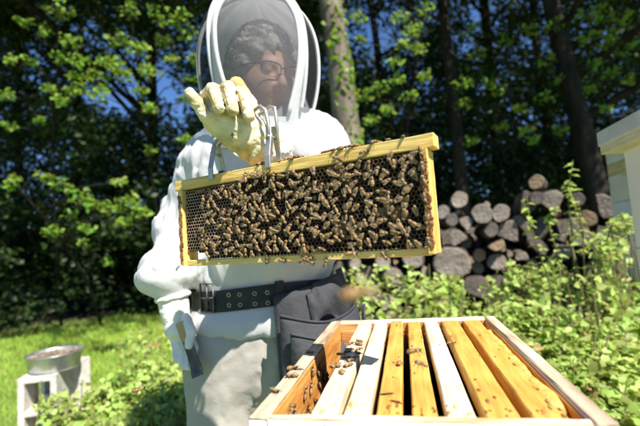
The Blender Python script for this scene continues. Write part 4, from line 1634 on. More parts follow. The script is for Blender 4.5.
q_ = G(178, 322)
wear('glove', sdf_mesh('glove', glove2_sdf, q_ - np.array([.10, .09, .17]), q_ + np.array([.10, .09, .14]), 0.0026), M['leather_white'], label='pale glove hanging at the side, holding a hive tool')
tl = thing('hive_tool', P(186, 340, .955), 'dark flat steel hive tool held in the lowered glove', 'hive tool')
b = MB()
a_, e_ = P(181, 322, .957), P(199, 376, .938)
ax_ = (e_ - a_).normalized()
sd_ = ax_.cross(Vector((0, 1, 0))).normalized()
no_ = ax_.cross(sd_)
vs = []
Lt = (e_ - a_).length
prof = [(0, .012), (.05, .013), (.12, .011), (.6, .011), (.82, .0125), (.96, .0145), (1, .014)]
base_ = P(186, 340, .955)
for t, w in prof:
    c = a_ + ax_ * (Lt * t) - base_ + no_ * (0.02 * max(0, t - .8))
    for sx, sn in ((-1, -1), (1, -1), (1, 1), (-1, 1)):
        vs.append(c + sd_ * w * sx + no_ * .0018 * sn)
fs = [(i * 4 + k, i * 4 + (k + 1) % 4, (i + 1) * 4 + (k + 1) % 4, (i + 1) * 4 + k) for i in range(len(prof) - 1) for k in range(4)]
fs += [(3, 2, 1, 0), tuple((len(prof) - 1) * 4 + k for k in range(4))]
b.add(vs, fs)
put('blade', b.mesh('blade'), mat('dark_steel', (0.06, 0.055, 0.05), (0.13, 0.12, 0.11), scale=30, rough=0.45, metallic=0.6), tl)
b = MB()
b.box(-.0135, .0135, -.0026, .0026, 0, Lt * .35)
me = b.mesh('handle_grip', bevel=.001)
Mx = Matrix((sd_, no_, ax_)).transposed().to_4x4()
Mx.translation = a_ - base_
me.transform(Mx)
put('handle_grip', me, mat('worn_yellow_paint', (0.38, 0.26, 0.10), (0.5, 0.37, 0.18), rough=0.6), tl)

# ================================================================== OPEN HIVE
def wood(name, c1, c2, c3=None, ax=1, rough=0.6, scale=9, bump=0.25, lo=0.3, hi=0.7):
    st = [7, 7, 7]
    st[ax] = 0.9
    return mat(name, c1, c2, c3, scale=scale, rough=rough, bump=bump, bump_scale=scale * 2.2, stretch=tuple(st), lo=lo, hi=hi)


M['pine'] = wood('fresh_pine', (0.54, 0.41, 0.23), (0.78, 0.69, 0.52), (0.72, 0.61, 0.42))
M['amber_wood'] = wood('propolis_stained_pine', (0.44, 0.19, 0.035), (0.70, 0.42, 0.11), (0.61, 0.33, 0.07), rough=0.5)
M['inner_wood'] = wood('orange_inner_wood', (0.44, 0.17, 0.035), (0.68, 0.34, 0.09), ax=1, rough=0.55)
M['inner_wood_x'] = wood('orange_inner_wood_across', (0.34, 0.15, 0.045), (0.58, 0.31, 0.11), ax=0, rough=0.55)
M['rim_wood'] = wood('weathered_rim_wood', (0.22, 0.15, 0.09), (0.60, 0.49, 0.36), (0.46, 0.36, 0.25), ax=1, rough=0.85)
M['rim_wood_x'] = wood('worn_painted_rim', (0.42, 0.24, 0.09), (0.80, 0.74, 0.62), (0.70, 0.56, 0.38), ax=0, rough=0.8)
M['wax'] = mat('beeswax', (0.50, 0.29, 0.06), (0.70, 0.46, 0.14), scale=60, rough=0.45, bump=0.4, bump_scale=200, sss=0.15)
M['wax_brown'] = mat('brown_propolis', (0.16, 0.06, 0.02), (0.36, 0.16, 0.05), scale=90, rough=0.45, bump=0.6, bump_scale=180)
M['comb_dark'] = mat('old_comb', (0.030, 0.016, 0.008), (0.075, 0.042, 0.02), scale=40, rough=0.6)

HW, HL, HZ = 0.360, 0.520, HC - 0.181
FLc = Vector((-0.5169 * 0.181, 2.4887 * 0.181, 0))
hive = thing('open_hive_box', (FLc.x, FLc.y, 0), 'open white wooden hive box with orange inner walls in the foreground', 'hive box', None, YAW)
TW = 0.020
BH = 0.245


def wall(name, x0, x1, y0, y1, ztop, zbot, inner_m, rim_m, inward):
    """A board painted white outside, raw inside, with a worn rim; the rim is a sub-part."""
    o = put(name, box_mesh(name, x0, x1, y0, y1, zbot, ztop - 0.004, 0.0015), M['white_paint'], hive)
    ix = {'+x': (x1, x1 + .003, y0 + .02, y1 - .02), '-x': (x0 - .003, x0, y0 + .02, y1 - .02), '+y': (x0 + .0, x1, y1, y1 + .003), '-y': (x0, x1, y0 - .003, y0)}[inward]
    put('inner_face', box_mesh('inner_face', *ix, zbot + .002, ztop - 0.006, 0.0006), M[inner_m], o)
    put('rim', box_mesh('rim', x0 + .0008, x1 - .0008 + (.003 if inward == '+x' else 0), y0 + .0008, y1 - .0008, ztop - 0.0045, ztop, 0.0016, cuts=14, wob=0.0006), M[rim_m], o)
    return o


wall('left_wall', 0, TW, 0, HL, HZ, HZ - BH, 'inner_wood', 'rim_wood', '+x')
wall('right_wall', HW - TW, HW, 0, HL, HZ, HZ - BH, 'inner_wood', 'rim_wood', '-x')
wall('front_wall', TW + .001, HW - TW - .001, 0.0005, 0.010, HZ, HZ - BH, 'inner_wood_x', 'rim_wood_x', '+y')
wall('back_wall', TW + .001, HW - TW - .001, HL - 0.010, HL - .0005, HZ, HZ - BH, 'inner_wood_x', 'rim_wood_x', '-y')
# rabbet ledges that carry the frames
put('ledge', box_mesh('ledge', TW + .004, HW - TW - .004, 0.0135, 0.024, HZ - BH, HZ - 0.020, 0.001), M['inner_wood_x'], hive)
put('ledge', box_mesh('ledge', TW + .004, HW - TW - .004, HL - 0.024, HL - 0.0135, HZ - BH, HZ - 0.020, 0.001), M['inner_wood_x'], hive)
# knots / nails in the white front
for x in (0.018, 0.335):
    b = MB()
    b.ball((x, -0.0003, HZ - 0.014), (.003, .001, .003), 8, 6)
    put('nail', b.mesh('nail', smooth=True), M['wax_brown'], hive)
b = MB()
b.ball((0.085, -0.0003, HZ - 0.013), (.0045, .001, .007), 8, 6)
put('paint_chip', b.mesh('paint_chip', smooth=True), M['rim_wood'], hive)
# boxes below
for i in range(3):
    zt = HZ - BH - .003 - i * (BH + .003)
    lb_ = thing('hive_box', (FLc.x, FLc.y, zt - BH), ['upper closed white hive box directly under the open one', 'middle closed white hive box of the foreground stack', 'lowest white hive box of the foreground stack near the ground'][i], 'hive box', None, YAW)
    for nme, a in (('front_wall', (TW + .001, HW - TW - .001, 0.0005, TW)), ('back_wall', (TW + .001, HW - TW - .001, HL - TW, HL - .0005)), ('side_wall', (0, TW, 0, HL)), ('side_wall', (HW - TW, HW, 0, HL))):
        put(nme, box_mesh(nme, *a, 0, BH, .0015), M['white_paint'], lb_)
st = thing('hive_stand', (FLc.x, FLc.y, -0.03), 'wooden stand under the foreground hive stack', 'stand', None, YAW)
zs_ = HZ - 4 * (BH + .003)
put('base_board', box_mesh('base_board', -.01, HW + .01, -.02, HL + .01, zs_, zs_ + .027, .002), M['rim_wood'], st)
for x in (0.03, HW - .07):
    put('runner', box_mesh('runner', x, x + .04, 0, HL, 0, zs_ - .0005, .002), M['rim_wood'], st)

BARS = [(.0650, .0935, 'pine', 'pale new pine hive frame nearest the empty slot, bees on its top bar'),
        (.0985, .1265, 'pine', 'pale new pine hive frame beside the one with bees'),
        (.1320, .1590, 'amber_wood', 'amber stained hive frame right of the pair of pale frames'),
        (.1670, .1935, 'amber_wood', 'amber stained hive frame left of the single pale frame'),
        (.2000, .2285, 'pine', 'single pale pine hive frame between amber stained frames'),
        (.2350, .2680, 'amber_wood', 'wide amber stained hive frame with a bee, right of the single pale frame'),
        (.2760, .3090, 'amber_wood', 'rightmost amber hive frame with wavy burr comb along its edge')]
ZF = HZ - 0.004
BARS = [(.065 + (a - .065) * 1.075, .065 + (b - .065) * 1.075 - .0022, m_, l_) for a, b, m_, l_ in BARS]
for i, (u0, u1, mk, lab) in enumerate(BARS):
    uc = (u0 + u1) / 2
    fr_ = thing('brood_frame', (0, 0, 0), lab, 'hive frame', 'frames inside the open hive', YAW)
    loc = Matrix.Translation((FLc.x, FLc.y, 0)) @ Matrix.Rotation(YAW, 4, 'Z') @ Vector((uc, 0, ZF - 0.16))
    fr_.location = loc
    hw = (u1 - u0) / 2
    z1 = 0.16 + random.uniform(-.0015, .001)
    # top bar: full width body plus narrower lugs resting on the ledges
    b = MB()
    ys_ = [0.0137, 0.0255, 0.0262] + [0.03 + (HL - .06) * k / 14 for k in range(15)] + [HL - 0.0262, HL - 0.0255, HL - .0137]
    vs, fs = [], []
    for j, yv in enumerate(ys_):
        lug = j < 2 or j >= len(ys_) - 2
        zb_ = z1 - (.011 if lug else .021)
        w = hw
        e = random.uniform(-.0003, .0003)
        zz = z1 + random.uniform(-.0006, .0006)
        vs += [(-w + e, yv, zb_), (w + e, yv, zb_), (w + e, yv, zz - .0018), (w - .0018 + e, yv, zz), (-w + .0018 + e, yv, zz), (-w + e, yv, zz - .0018)]
    for j in range(len(ys_) - 1):
        for k in range(6):
            k2 = (k + 1) % 6
            fs.append((j * 6 + k, j * 6 + k2, (j + 1) * 6 + k2, (j + 1) * 6 + k))
    fs += [(5, 4, 3, 2, 1, 0), tuple((len(ys_) - 1) * 6 + k for k in range(6))]
    b.add(vs, fs)
    tb_ = put('top_bar', b.mesh('top_bar'), M[mk], fr_)
    for yv in (0.0300, HL - .0385):
        put('end_bar', box_mesh('end_bar', -.0170, .0170, yv, yv + .0085, z1 - .150, z1 - .0215, .001), M[mk], fr_)
    put('bottom_bar', box_mesh('bottom_bar', -.009, .009, .0300, HL - .0300, z1 - .160, z1 - .1505, .001), M[mk], fr_)
    # comb slab with bumpy faces
    b = MB()
    ny, nz_ = 30, 9
    for sgn in (-1, 1):
        vs = []
        for j in range(nz_ + 1):
            for k in range(ny + 1):
                edge_ = min(k, ny - k, 3) / 3
                vs.append((sgn * (.0085 + .003 * math.sin(k * .6 + j * .5 + i) * edge_), .0390 + (HL - .078) * k / ny, z1 - .0215 - .127 * j / nz_))
        fs = []
        for j in range(nz_):
            for k in range(ny):
                q = j * (ny + 1) + k
                fs.append((q, q + 1, q + ny + 2, q + ny + 1) if sgn < 0 else (q, q + ny + 1, q + ny + 2, q + 1))
        b.add(vs, fs)
    put('comb', b.mesh('comb', smooth=True), M['comb_dark'], fr_)
    if i == 6:                                          # wavy burr comb along the right edge
        b = MB()
        n_ = 40
        vs, fs = [], []
        for k in range(n_ + 1):
            yv = .05 + .36 * k / n_
            w = .003 + .0045 * (1 + math.sin(k * .34 + 1.2 * math.sin(k * .13))) * (0.6 + .4 * math.sin(k * .21)) + random.uniform(0, .0015) * (1 if 3 < k < n_ - 3 else .3)
            zz = z1 - .001 + .0006 * math.sin(k * 1.7)
            vs += [(hw - .003, yv, zz - .014), (hw + w, yv, zz - .013), (hw + w + .001, yv, zz - .005), (hw + w * .7, yv, zz + .0014), (hw - .004, yv, zz + .0014), (hw - .009, yv, zz + .0004)]
        for k in range(n_):
            for j in range(6):
                j2 = (j + 1) % 6
                fs.append((k * 6 + j, k * 6 + j2, (k + 1) * 6 + j2, (k + 1) * 6 + j))
        fs += [(5, 4, 3, 2, 1, 0), tuple(n_ * 6 + k for k in range(6))]
        b.add(vs, fs)
        put('burr_comb', b.mesh('burr_comb', smooth=True), M['wax'], fr_)
    # crumbs of propolis near the ends
    b = MB()
    for k in range(13):
        yv = random.choice([random.uniform(.014, .05), random.uniform(.02, .5)])
        b.ball((random.uniform(-hw, hw) * .95, yv, z1 + .0002), (random.uniform(.0006, .0028), random.uniform(.0008, .007), random.uniform(.0004, .0012)), 7, 5)
    put('propolis_crumbs', b.mesh('propolis_crumbs', smooth=True), M['wax_brown'] if mk != 'pine' else M['wax'], fr_, kind='stuff')

# ================================================================== HELD FRAME
pl, pr = P(188, 266, .752), P(439, 255, .528)
pr.z = pl.z + (pr.z - pl.z)
fx = (pr - pl)
FLN = fx.length
fx.normalize()
fz = (Vector((0, 0, 1)) - fx * fx.z).normalized()
fy = fz.cross(fx).normalized()                      # away from the camera
FM = Matrix((fx, fy, fz)).transposed().to_4x4()
FM.translation = pl
FH = 0.160
print('held frame length', FLN, 'tilt', fx.z)
M['frame_wood'] = wood('yellow_frame_wood', (0.50, 0.30, 0.07), (0.78, 0.56, 0.20), (0.70, 0.47, 0.14), ax=0, rough=0.5)
M['frame_wood_z'] = wood('yellow_frame_wood_upright', (0.48, 0.28, 0.06), (0.76, 0.54, 0.19), (0.68, 0.45, 0.13), ax=2, rough=0.5)
hf = thing('held_brood_frame', None or (0, 0, 0), 'yellow wooden brood frame of dark comb covered with bees, held up', 'hive frame', None)
hf.matrix_world = FM
put('top_bar', box_mesh('top_bar', -.012, FLN + .010, -.0135, .0135, FH - .019, FH, .0016, cuts=20, wob=.0003), M['frame_wood'], hf)
for x in (0, FLN - .0095):
    eb = put('end_bar', box_mesh('end_bar', x, x + .0095, -.0175, .0175, 0.002, FH - .0195, .0012, cuts=10, wob=.0003), M['frame_wood_z'], hf)
    # propolis ridge along the front edge of the end bar
    b = MB()
    for k in range(95):
        b.ball((x + random.uniform(.001, .0085), -.0175, random.uniform(.01, FH - .03)), (random.uniform(.001, .003), .0012, random.uniform(.002, .006)), 7, 5)
    put('propolis', b.mesh('propolis', smooth=True), M['wax_brown'], eb, kind='stuff')
put('bottom_bar', box_mesh('bottom_bar', .0098, FLN - .0098, -.0100, .0100, .0, .0105, .0012, cuts=20, wob=.0003), M['frame_wood'], hf)

# comb: real hexagonal cells
CX0, CX1, CZ0, CZ1 = .0105, FLN - .0105, .0125, FH - .0200
M['cell_rim'] = mat('cell_rims', (0.035, 0.020, 0.011), (0.11, 0.062, 0.03), scale=45, rough=0.55)
nt = M['cell_rim'].node_tree
b_ = nt.nodes['Principled BSDF']
src = b_.inputs['Base Color'].links[0].from_socket
tc = nd(nt, 'ShaderNodeTexCoord')
sx = nd(nt, 'ShaderNodeSeparateXYZ')
nt.links.new(tc.outputs['Object'], sx.inputs[0])
nz = nd(nt, 'ShaderNodeTexNoise')
nz.inputs['Scale'].default_value = 22
nt.links.new(tc.outputs['Object'], nz.inputs['Vector'])
ma = nd(nt, 'ShaderNodeMath', operation='MULTIPLY_ADD')
ma.inputs[1].default_value = 0.16
nt.links.new(nz.outputs['Fac'], ma.inputs[0])
nt.links.new(sx.outputs['X'], ma.inputs[2])
mr = nd(nt, 'ShaderNodeMapRange')
mr.inputs['From Min'].default_value = 0.10
mr.inputs['From Max'].default_value = 0.24
mr.inputs['To Min'].default_value = 1
mr.inputs['To Max'].default_value = 0
nt.links.new(ma.outputs[0], mr.inputs['Value'])
mx = nd(nt, 'ShaderNodeMix', data_type='RGBA')
mx.inputs['B'].default_value = (0.50, 0.34, 0.25, 1)      # newer, paler wax near the left end bar
nt.links.new(mr.outputs[0], mx.inputs['Factor'])
nt.links.new(src, mx.inputs['A'])
nt.links.new(mx.outputs['Result'], b_.inputs['Base Color'])
pitch = .0066
rows = int((CZ1 - CZ0) / (pitch * .866)) + 1
cols = int((CX1 - CX0) / pitch) + 1


def missing(x, z):
    """The comb does not reach the lower left corner."""
    return ((x - CX0 - .015) / .042) ** 2 + ((z - CZ0) / .014) ** 2 < 1


b = MB()
FY = -.0122
for r_ in range(rows):
    for c_ in range(cols):
        x = CX0 + pitch * (c_ + (.5 if r_ % 2 else 0))
        z = CZ0 + pitch * .866 * r_ + .002
        if x > CX1 or z > CZ1 or missing(x, z):
            continue
        o = FY + .0012 * math.sin(x * 40) * math.sin(z * 55 + 1) + random.uniform(-.0003, .0003)
        if x < CX0 + .05:
            o += .004 * (1 - (x - CX0) / .05)
        R_ = pitch / math.sqrt(3)
        vs = []
        for rr, dy in ((R_ * 1.02, 0.0), (R_ * .80, -.0002), (R_ * .74, .0075)):
            for k in range(6):
                a = math.pi / 6 + k * math.pi / 3
                vs.append((x + rr * math.cos(a), o + dy, z + rr * math.sin(a)))
        fs = [(k, (k + 1) % 6, 6 + (k + 1) % 6, 6 + k) for k in range(6)]
        if math.sin(x * 46 + 2) * math.sin(z * 70 + x * 25) + random.uniform(-.5, .5) > 0.75:      # capped cell
            b.add(vs[:6] + [(x, o - .0012, z)], [(k, (k + 1) % 6, 6) for k in range(6)], 2)
            continue
        b.add(vs, fs, 0)
        b.add(vs[6:], [(k, (k + 1) % 6, 6 + (k + 1) % 6, 6 + k) for k in range(6)] + [tuple(range(6, 12))], 1)
comb = put('comb_cells', b.mesh('comb_cells'), [M['cell_rim'], M['comb_dark'], mat('capped_brood', (0.13, 0.07, 0.028), (0.26, 0.15, 0.065), scale=120, rough=0.7)], hf, kind='stuff')
b = MB()
bk = [[(CX0 + (CX1 - CX0) * i / 60, CZ0 + (CZ1 - CZ0) * j / 18) for i in range(61)] for j in range(19)]
vs = [(x, .0095 + .001 * math.sin(x * 60) * math.sin(z * 50), z) for row in bk for x, z in row]
fs = [(j * 61 + i, (j + 1) * 61 + i, (j + 1) * 61 + i + 1, j * 61 + i + 1) for j in range(18) for i in range(60) if not missing(*[sum(v) / 2 for v in zip(bk[j][i], bk[j + 1][i + 1])])]
b.add(vs, fs)
vs = [(x, -.0035, z) for row in bk for x, z in row]
b.add(vs, [f[::-1] for f in fs])
put('comb_midrib', b.mesh('comb_midrib', smooth=True), M['comb_dark'], hf)


def on_frame(px, py, off):
    """Point on the plane of the held frame, off metres in front of its middle."""
    o = Vector((0, 0, HC))
    d = (P(px, py, 1) - o)
    c = pl - fy * off
    t = (c - o).dot(fy) / d.dot(fy)
    return o + d * t


# ================================================================== FRAME LIFTER
lf = thing('frame_lifter', on_frame(267, 160, 0), 'steel frame lifter clamped on the top bar, squeezed in the raised glove', 'frame lifter')
lloc = lf.location.copy()


def lift(name, pts, rad, m=None, flat=None, parent=None):
    b = MB()
    b.tube([Vector(p) - lloc for p in pts], rad, n=8)
    return put(name, b.mesh(name, smooth=True), m or M['steel'], parent or lf)


def strap(name, pts, w, th=.0016):
    """Flat steel strap, width along the frame."""
    b = MB()
    vs, fs = [], []
    for p in pts:
        c = Vector(p) - lloc
        for sxx, sn in ((-1, -1), (1, -1), (1, 1), (-1, 1)):
            vs.append(c + fx * w * sxx + fy * th * sn)
    for i in range(len(pts) - 1):
        for k in range(4):
            fs.append((i * 4 + k, i * 4 + (k + 1) % 4, (i + 1) * 4 + (k + 1) % 4, (i + 1) * 4 + k))
    fs += [(3, 2, 1, 0), tuple((len(pts) - 1) * 4 + k for k in range(4))]
    b.add(vs, fs)
    return put(name, b.mesh(name, bevel=.0006, seg=1), M['steel'], lf)


zt_ = fz * 1.0
jr = on_frame(268, 166, .0165)
jl = on_frame(211, 178, .0165)
jrb = jr + fy * .033
jlb = jl + fy * .033
hand_c = Vector(P(236, 116, .67))
strap('jaw', [jr - fz * .003, jr + fz * .018, jr + fz * .045 + fy * .006, jr + fz * .070 - fx * .003 + fy * .012], .0052)
strap('jaw', [jrb - fz * .003, jrb + fz * .02, jrb + fz * .045 - fy * .006, jrb + fz * .070 - fy * .012], .0048)
strap('jaw', [jl - fz * .003, jl + fz * .018, jl + fz * .040 + fy * .006, jl + fz * .060 + fy * .012], .0052)
strap('jaw', [jlb - fz * .003, jlb + fz * .02, jlb + fz * .040 - fy * .006, jlb + fz * .060 - fy * .012], .0048)
# pivoting handle rods: out of the right jaw pair, up, over and through the fist to the left pair
rt = jr + fz * .062 + fy * .010
rtb = jrb + fz * .062 - fy * .010
lift('handle_rod', [rt - fz * .04 - fx * .001, rt + fz * .012 - fx * .002, rt + fz * .034 - fx * .006, rt + fz * .044 - fx * .016, rt + fz * .038 - fx * .032, hand_c + fx * .01 - fy * .004, jl + fz * .062 + fy * .010], .0033)
lift('handle_rod', [rtb - fz * .03 + fx * .006, rtb + fz * .018 + fx * .006, rtb + fz * .040 + fx * .004, rtb + fz * .044 - fx * .006, rtb + fz * .036 - fx * .020, hand_c + fx * .012 + fy * .016, jlb + fz * .062 - fy * .010], .0030)
lift('pivot_pin', [jr + fz * .050 + fy * .003, jrb + fz * .050 - fy * .003], .0028)
lift('pivot_pin', [jl + fz * .044 + fy * .003, jlb + fz * .044 - fy * .003], .0028)

# ================================================================== BEES
mb = bpy.data.materials.new('bee_abdomen')
mb.use_nodes = True
nt = mb.node_tree
bb = nt.nodes['Principled BSDF']
bb.inputs['Roughness'].default_value = 0.5
tc = nd(nt, 'ShaderNodeTexCoord')
wv = nd(nt, 'ShaderNodeTexWave', wave_type='BANDS', bands_direction='Y')
wv.inputs['Scale'].default_value = 155
wv.inputs['Distortion'].default_value = 0.4
rp = nd(nt, 'ShaderNodeValToRGB')
rp.color_ramp.elements[0].color = (0.085, 0.042, 0.015, 1)
rp.color_ramp.elements[1].color = (0.36, 0.19, 0.055, 1)
rp.color_ramp.elements[0].position = 0.22
rp.color_ramp.elements[1].position = 0.5
nt.links.new(tc.outputs['Object'], wv.inputs['Vector'])
nt.links.new(wv.outputs['Color'], rp.inputs['Fac'])
oi = nd(nt, 'ShaderNodeObjectInfo')
mr = nd(nt, 'ShaderNodeMapRange')
mr.inputs['To Min'].default_value = 0.55
mr.inputs['To Max'].default_value = 1.25
hs = nd(nt, 'ShaderNodeHueSaturation')
nt.links.new(oi.outputs['Random'], mr.inputs['Value'])
nt.links.new(mr.outputs[0], hs.inputs['Value'])
nt.links.new(rp.outputs['Color'], hs.inputs['Color'])
nt.links.new(hs.outputs[0], bb.inputs['Base Color'])
M['bee_fuzz'] = mat('bee_fuzz', (0.14, 0.085, 0.032), (0.34, 0.215, 0.085), scale=500, rough=0.95, sheen=0.3)
M['bee_dark'] = mat('bee_dark', (0.020, 0.013, 0.008), rough=0.4)
M['wing'] = see_through(mat('bee_wing', (0.50, 0.40, 0.26), rough=0.3, spec=0.5), 0.26)


def make_bee(curl, fat, ln):
    b = MB()
    Mx = Matrix.Rotation(curl, 4, 'X').to_3x3()
    b.ball((0, -.0040 * ln, .0024 + .0015 * curl), (.0023 * fat, .0044 * ln, .0021 * fat), 12, 9, 0, M=Mx)
    b.ball((0, .0021, .0026), (.0022, .0023, .0021), 10, 7, 1)
    b.ball((0, .0049, .0023), (.0017, .0011, .0014), 9, 6, 2)
    for s in (-1, 1):
        for y0, dy in ((.0030, .0030), (.0016, .0003), (.0004, -.0035)):
            j = random.uniform(-.0008, .0008)
            b.tube([(s * .0012, y0, .0018), (s * .0034, y0 + dy * .5 + j, .0026), (s * .0048, y0 + dy + j, .0001)], [.00035, .0003, .0002], n=4, mi=2)
        b.tube([(s * .0005, .0057, .0028), (s * .0011, .0072, .0036), (s * .0018, .0084, .0030)], [.0002, .00018, .00016], n=4, mi=2)
    me = b.mesh('bee', smooth=True)
    for m_ in (mb, M['bee_fuzz'], M['bee_dark']):
        me.materials.append(m_)
    return me


BEES = [make_bee(c, f, l) for c, f, l in ((0, 1, 1), (.18, 1.05, .92), (-.12, .92, 1.1), (.1, 1.15, 1.05), (.3, .95, .85))]


def wing_mesh(s, spread, lift_):
    b = MB()
    d = Vector((s * math.sin(spread), -math.cos(spread), lift_)).normalized()
    u = Vector((0, 0, 1)).cross(d).normalized() * s
    o = Vector((s * .0013, .0022, .0043))
    pr_ = [(0, .0004), (.25, .0011), (.55, .0017), (.82, .0017), (1, .0006)]
    vs = []
    for t, w in pr_:
        c = o + d * (.0092 * t)
        vs += [c - u * w * .55 + Vector((0, 0, .0002)), c + u * w]
    fs = [(i * 2, i * 2 + 1, i * 2 + 3, i * 2 + 2) for i in range(len(pr_) - 1)]
    b.add(vs, fs)
    me = b.mesh('wing', smooth=True)
    me.materials.append(M['wing'])
    return me


WINGS = {k: [(wing_mesh(-1, sp, l), wing_mesh(1, sp, l)) for sp, l in v] for k, v in
         {'rest': [(.14, .05), (.22, .07), (.07, .04)], 'fly': [(1.25, .35), (1.45, .1)]}.items()}


def bee(mtx, label, group, wings='rest'):
    o = put('honey_bee', random.choice(BEES), None, None, label, 'bee', group)
    s = random.uniform(1.08, 1.28)
    o.matrix_world = mtx @ Matrix.Scale(s, 4)
    for wm in random.choice(WINGS[wings]):
        w = bpy.data.objects.new('wing', wm)
        COL.objects.link(w)
        w.parent = o
    return o


def frame_at(o, n, up):
    n = n.normalized()
    y = (up - n * up.dot(n)).normalized()
    x = y.cross(n)
    m = Matrix((x, y, n)).transposed().to_4x4()
    m.translation = o
    return m


FM3 = FM.to_3x3()
def comb_zone(u, z):
    v = (z - CZ0) / (CZ1 - CZ0)
    return ('lower' if v < .33 else 'middle' if v < .67 else 'upper') + ' ' + ('left end' if u < .25 else 'left half' if u < .5 else 'right half' if u < .75 else 'right end')


placed = []
cnt = 0
tries = 0
while cnt < 252 and tries < 30000:
    tries += 1
    x, z = random.uniform(CX0 + .012, CX1 - .004), random.uniform(CZ0 + .004, CZ1 - .002)
    if missing(x, z):
        continue
    u = (x - CX0) / (CX1 - CX0)
    dens = min(1.0, max(0.0, (u - 0.07) / 0.12)) * (0.45 + 0.55 * (math.sin(x * 35 + 1) * math.sin(z * 60 + x * 20) > -0.55))
    if u < 0.09 or random.random() > dens:
        continue
    if any((x - a) ** 2 + (z - c) ** 2 < (.0094 if tries < 12000 else .0080) ** 2 for a, c in placed):
        continue
    placed.append((x, z))
    ang = random.gauss(0, 1.2) + (math.pi if random.random() < .45 else 0)
    n = Vector((random.gauss(0, .12), -1, random.gauss(0, .12)))
    up = Vector((math.sin(ang), 0, math.cos(ang)))
    bee(frame_at(FM @ Vector((x, FY - .0004, z)), FM3 @ n, FM3 @ up), 'honey bee heading %s on the %s of the held comb' % (('up', 'right', 'down', 'left')[int(((ang + math.pi / 4) % (2 * math.pi)) // (math.pi / 2))], comb_zone(u, z)), 'bees on the comb')
    cnt += 1
print('comb bees', cnt)
for k in range(19):                                    # on the top edge of the top bar
    x = random.choice([random.uniform(.20, FLN - .02), random.uniform(.24, .36), random.uniform(.02, FLN)])
    ang = random.uniform(0, 6.28)
    edge_y = random.uniform(-.013, -.002)
    bee(frame_at(FM @ Vector((x, edge_y, FH)), FM3 @ Vector((random.gauss(0, .2), -.3, 1)), FM3 @ Vector((math.cos(ang), math.sin(ang), 0))), 'honey bee walking along the upper edge of the held frame top bar', 'bees on the held top bar')
for k in range(7):
    x = random.uniform(.16, FLN - .03)
    ang = random.uniform(-1.5, 1.5)
    bee(frame_at(FM @ Vector((x, -.0137, FH - random.uniform(.008, .02))), FM3 @ Vector((0, -1, .1)), FM3 @ Vector((math.sin(ang), 0, math.cos(ang)))), 'honey bee on the front of the held frame top bar', 'bees on the front of the top bar')
for z in (.135, .118, .10, .074, .045, .02):
    bee(frame_at(FM @ Vector((FLN - .006, -.0182, z)), FM3 @ Vector((-.3, -1, 0)), FM3 @ Vector((random.uniform(-.4, .4), 0, random.choice([-1, 1])))), 'honey bee clinging to the right end bar of the held frame', 'bees on the end bar')
for k in range(8):
    x = random.gauss(.27, .016) if k < 5 else random.uniform(.18, .42)
    low = random.uniform(-.004, .008) if k < 5 else random.uniform(.0, .008)
    bee(frame_at(FM @ Vector((x, -.0105, low)), FM3 @ Vector((0, -1, -.2)), FM3 @ Vector((random.uniform(-1, 1), 0, random.uniform(-.6, .6)))), 'honey bee clustered on the bottom bar of the held frame', 'bees on the bottom bar')

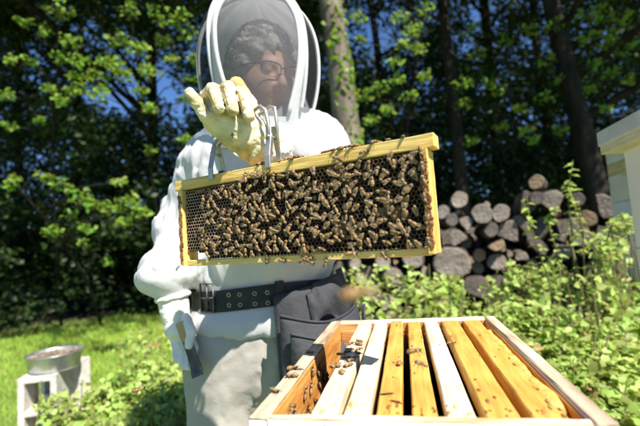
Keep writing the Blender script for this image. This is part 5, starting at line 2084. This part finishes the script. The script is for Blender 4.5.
HM = Matrix.Translation((FLc.x, FLc.y, 0)) @ Matrix.Rotation(YAW, 4, 'Z')
HM3 = HM.to_3x3()
pos = []
while len(pos) < 22:                                   # on the left inner wall
    y, z = random.uniform(.05, .33), HZ - random.uniform(.014, .085)
    if random.random() > min(1, (HZ - z) / .05):
        continue
    if all((y - a) ** 2 + (z - c) ** 2 > .009 ** 2 for a, c in pos):
        pos.append((y, z))
        ang = random.gauss(0, .9) + (math.pi if random.random() < .3 else 0)
        bee(frame_at(HM @ Vector((TW + .0032, y, z)), HM3 @ Vector((1, 0, 0)), HM3 @ Vector((0, math.sin(ang), math.cos(ang)))), 'honey bee on the orange inner left wall of the open hive', 'bees on the inner wall')
pos = []
while len(pos) < 15:                                   # on the pale frame by the slot
    x, y = random.uniform(.064, .094), random.uniform(.10, .36)
    if random.random() > math.exp(-((y - .25) / .08) ** 2):
        continue
    if all((x - a) ** 2 + (y - c) ** 2 > .0105 ** 2 for a, c in pos):
        pos.append((x, y))
        ang = random.uniform(0, 6.28)
        bee(frame_at(HM @ Vector((x, y, ZF + .0005)), HM3 @ Vector((0, 0, 1)), HM3 @ Vector((math.cos(ang), math.sin(ang), 0))), 'honey bee on the pale top bar beside the empty slot', 'bees on the pale top bar')
for (x, y), lab in zip([(.008, .07), (.013, .125), (.006, .16), (.012, .245)],
                       ['honey bee on the left hive rim, nearest the camera', 'honey bee on the left hive rim, second from the camera', 'honey bee on the left hive rim, third from the camera', 'honey bee on the left hive rim, farthest from the camera']):
    bee(frame_at(HM @ Vector((x, y, HZ + .0003)), HM3 @ Vector((0, 0, 1)), HM3 @ Vector((random.uniform(-1, 1), random.uniform(-1, 1), 0))), lab, 'bees on the hive rim')
bee(frame_at(HM @ Vector((.2465, .30, ZF + .0012)), HM3 @ Vector((0, 0, 1)), HM3 @ Vector((1, .3, 0))), 'lone honey bee on the wide amber top bar', 'bees on the amber top bars')
bee(frame_at(HM @ Vector((.160, .19, ZF + .0012)), HM3 @ Vector((.3, 0, 1)), HM3 @ Vector((.2, 1, 0))), 'honey bee at the edge of the amber top bar left of the dark gap', 'bees on the amber top bars')
bee(frame_at(HM @ Vector((.318, .10, ZF - .004)), HM3 @ Vector((.6, 0, 1)), HM3 @ Vector((.1, 1, 0))), 'honey bee on the burr comb by the right hive wall', 'bees on the amber top bars')
for px, py, D, up, lab in [(362, 299, .175, (1, .1, .15), 'large blurred honey bee flying close to the lens between frame and hive'),
                           (415, 353, .46, (1, .2, -.25), 'honey bee flying just above the amber frames of the open hive'),
                           (421, 366, .44, (-.6, .4, .1), 'small honey bee hovering below the flying one above the amber frames'),
                           (140, 391, .55, (.8, .2, .5), 'honey bee flying in front of the left shrub'),
                           (196, 190, .85, (.2, .5, .8), 'honey bee flying by the white sleeve left of the frame'),
                           (352, 256, .50, (.5, .3, -.8), 'honey bee flying just under the bottom bar of the held frame')]:
    bee(frame_at(P(px, py, D), Vector((0, -.4, 1)), Vector(up)), lab, 'flying bees', 'fly')
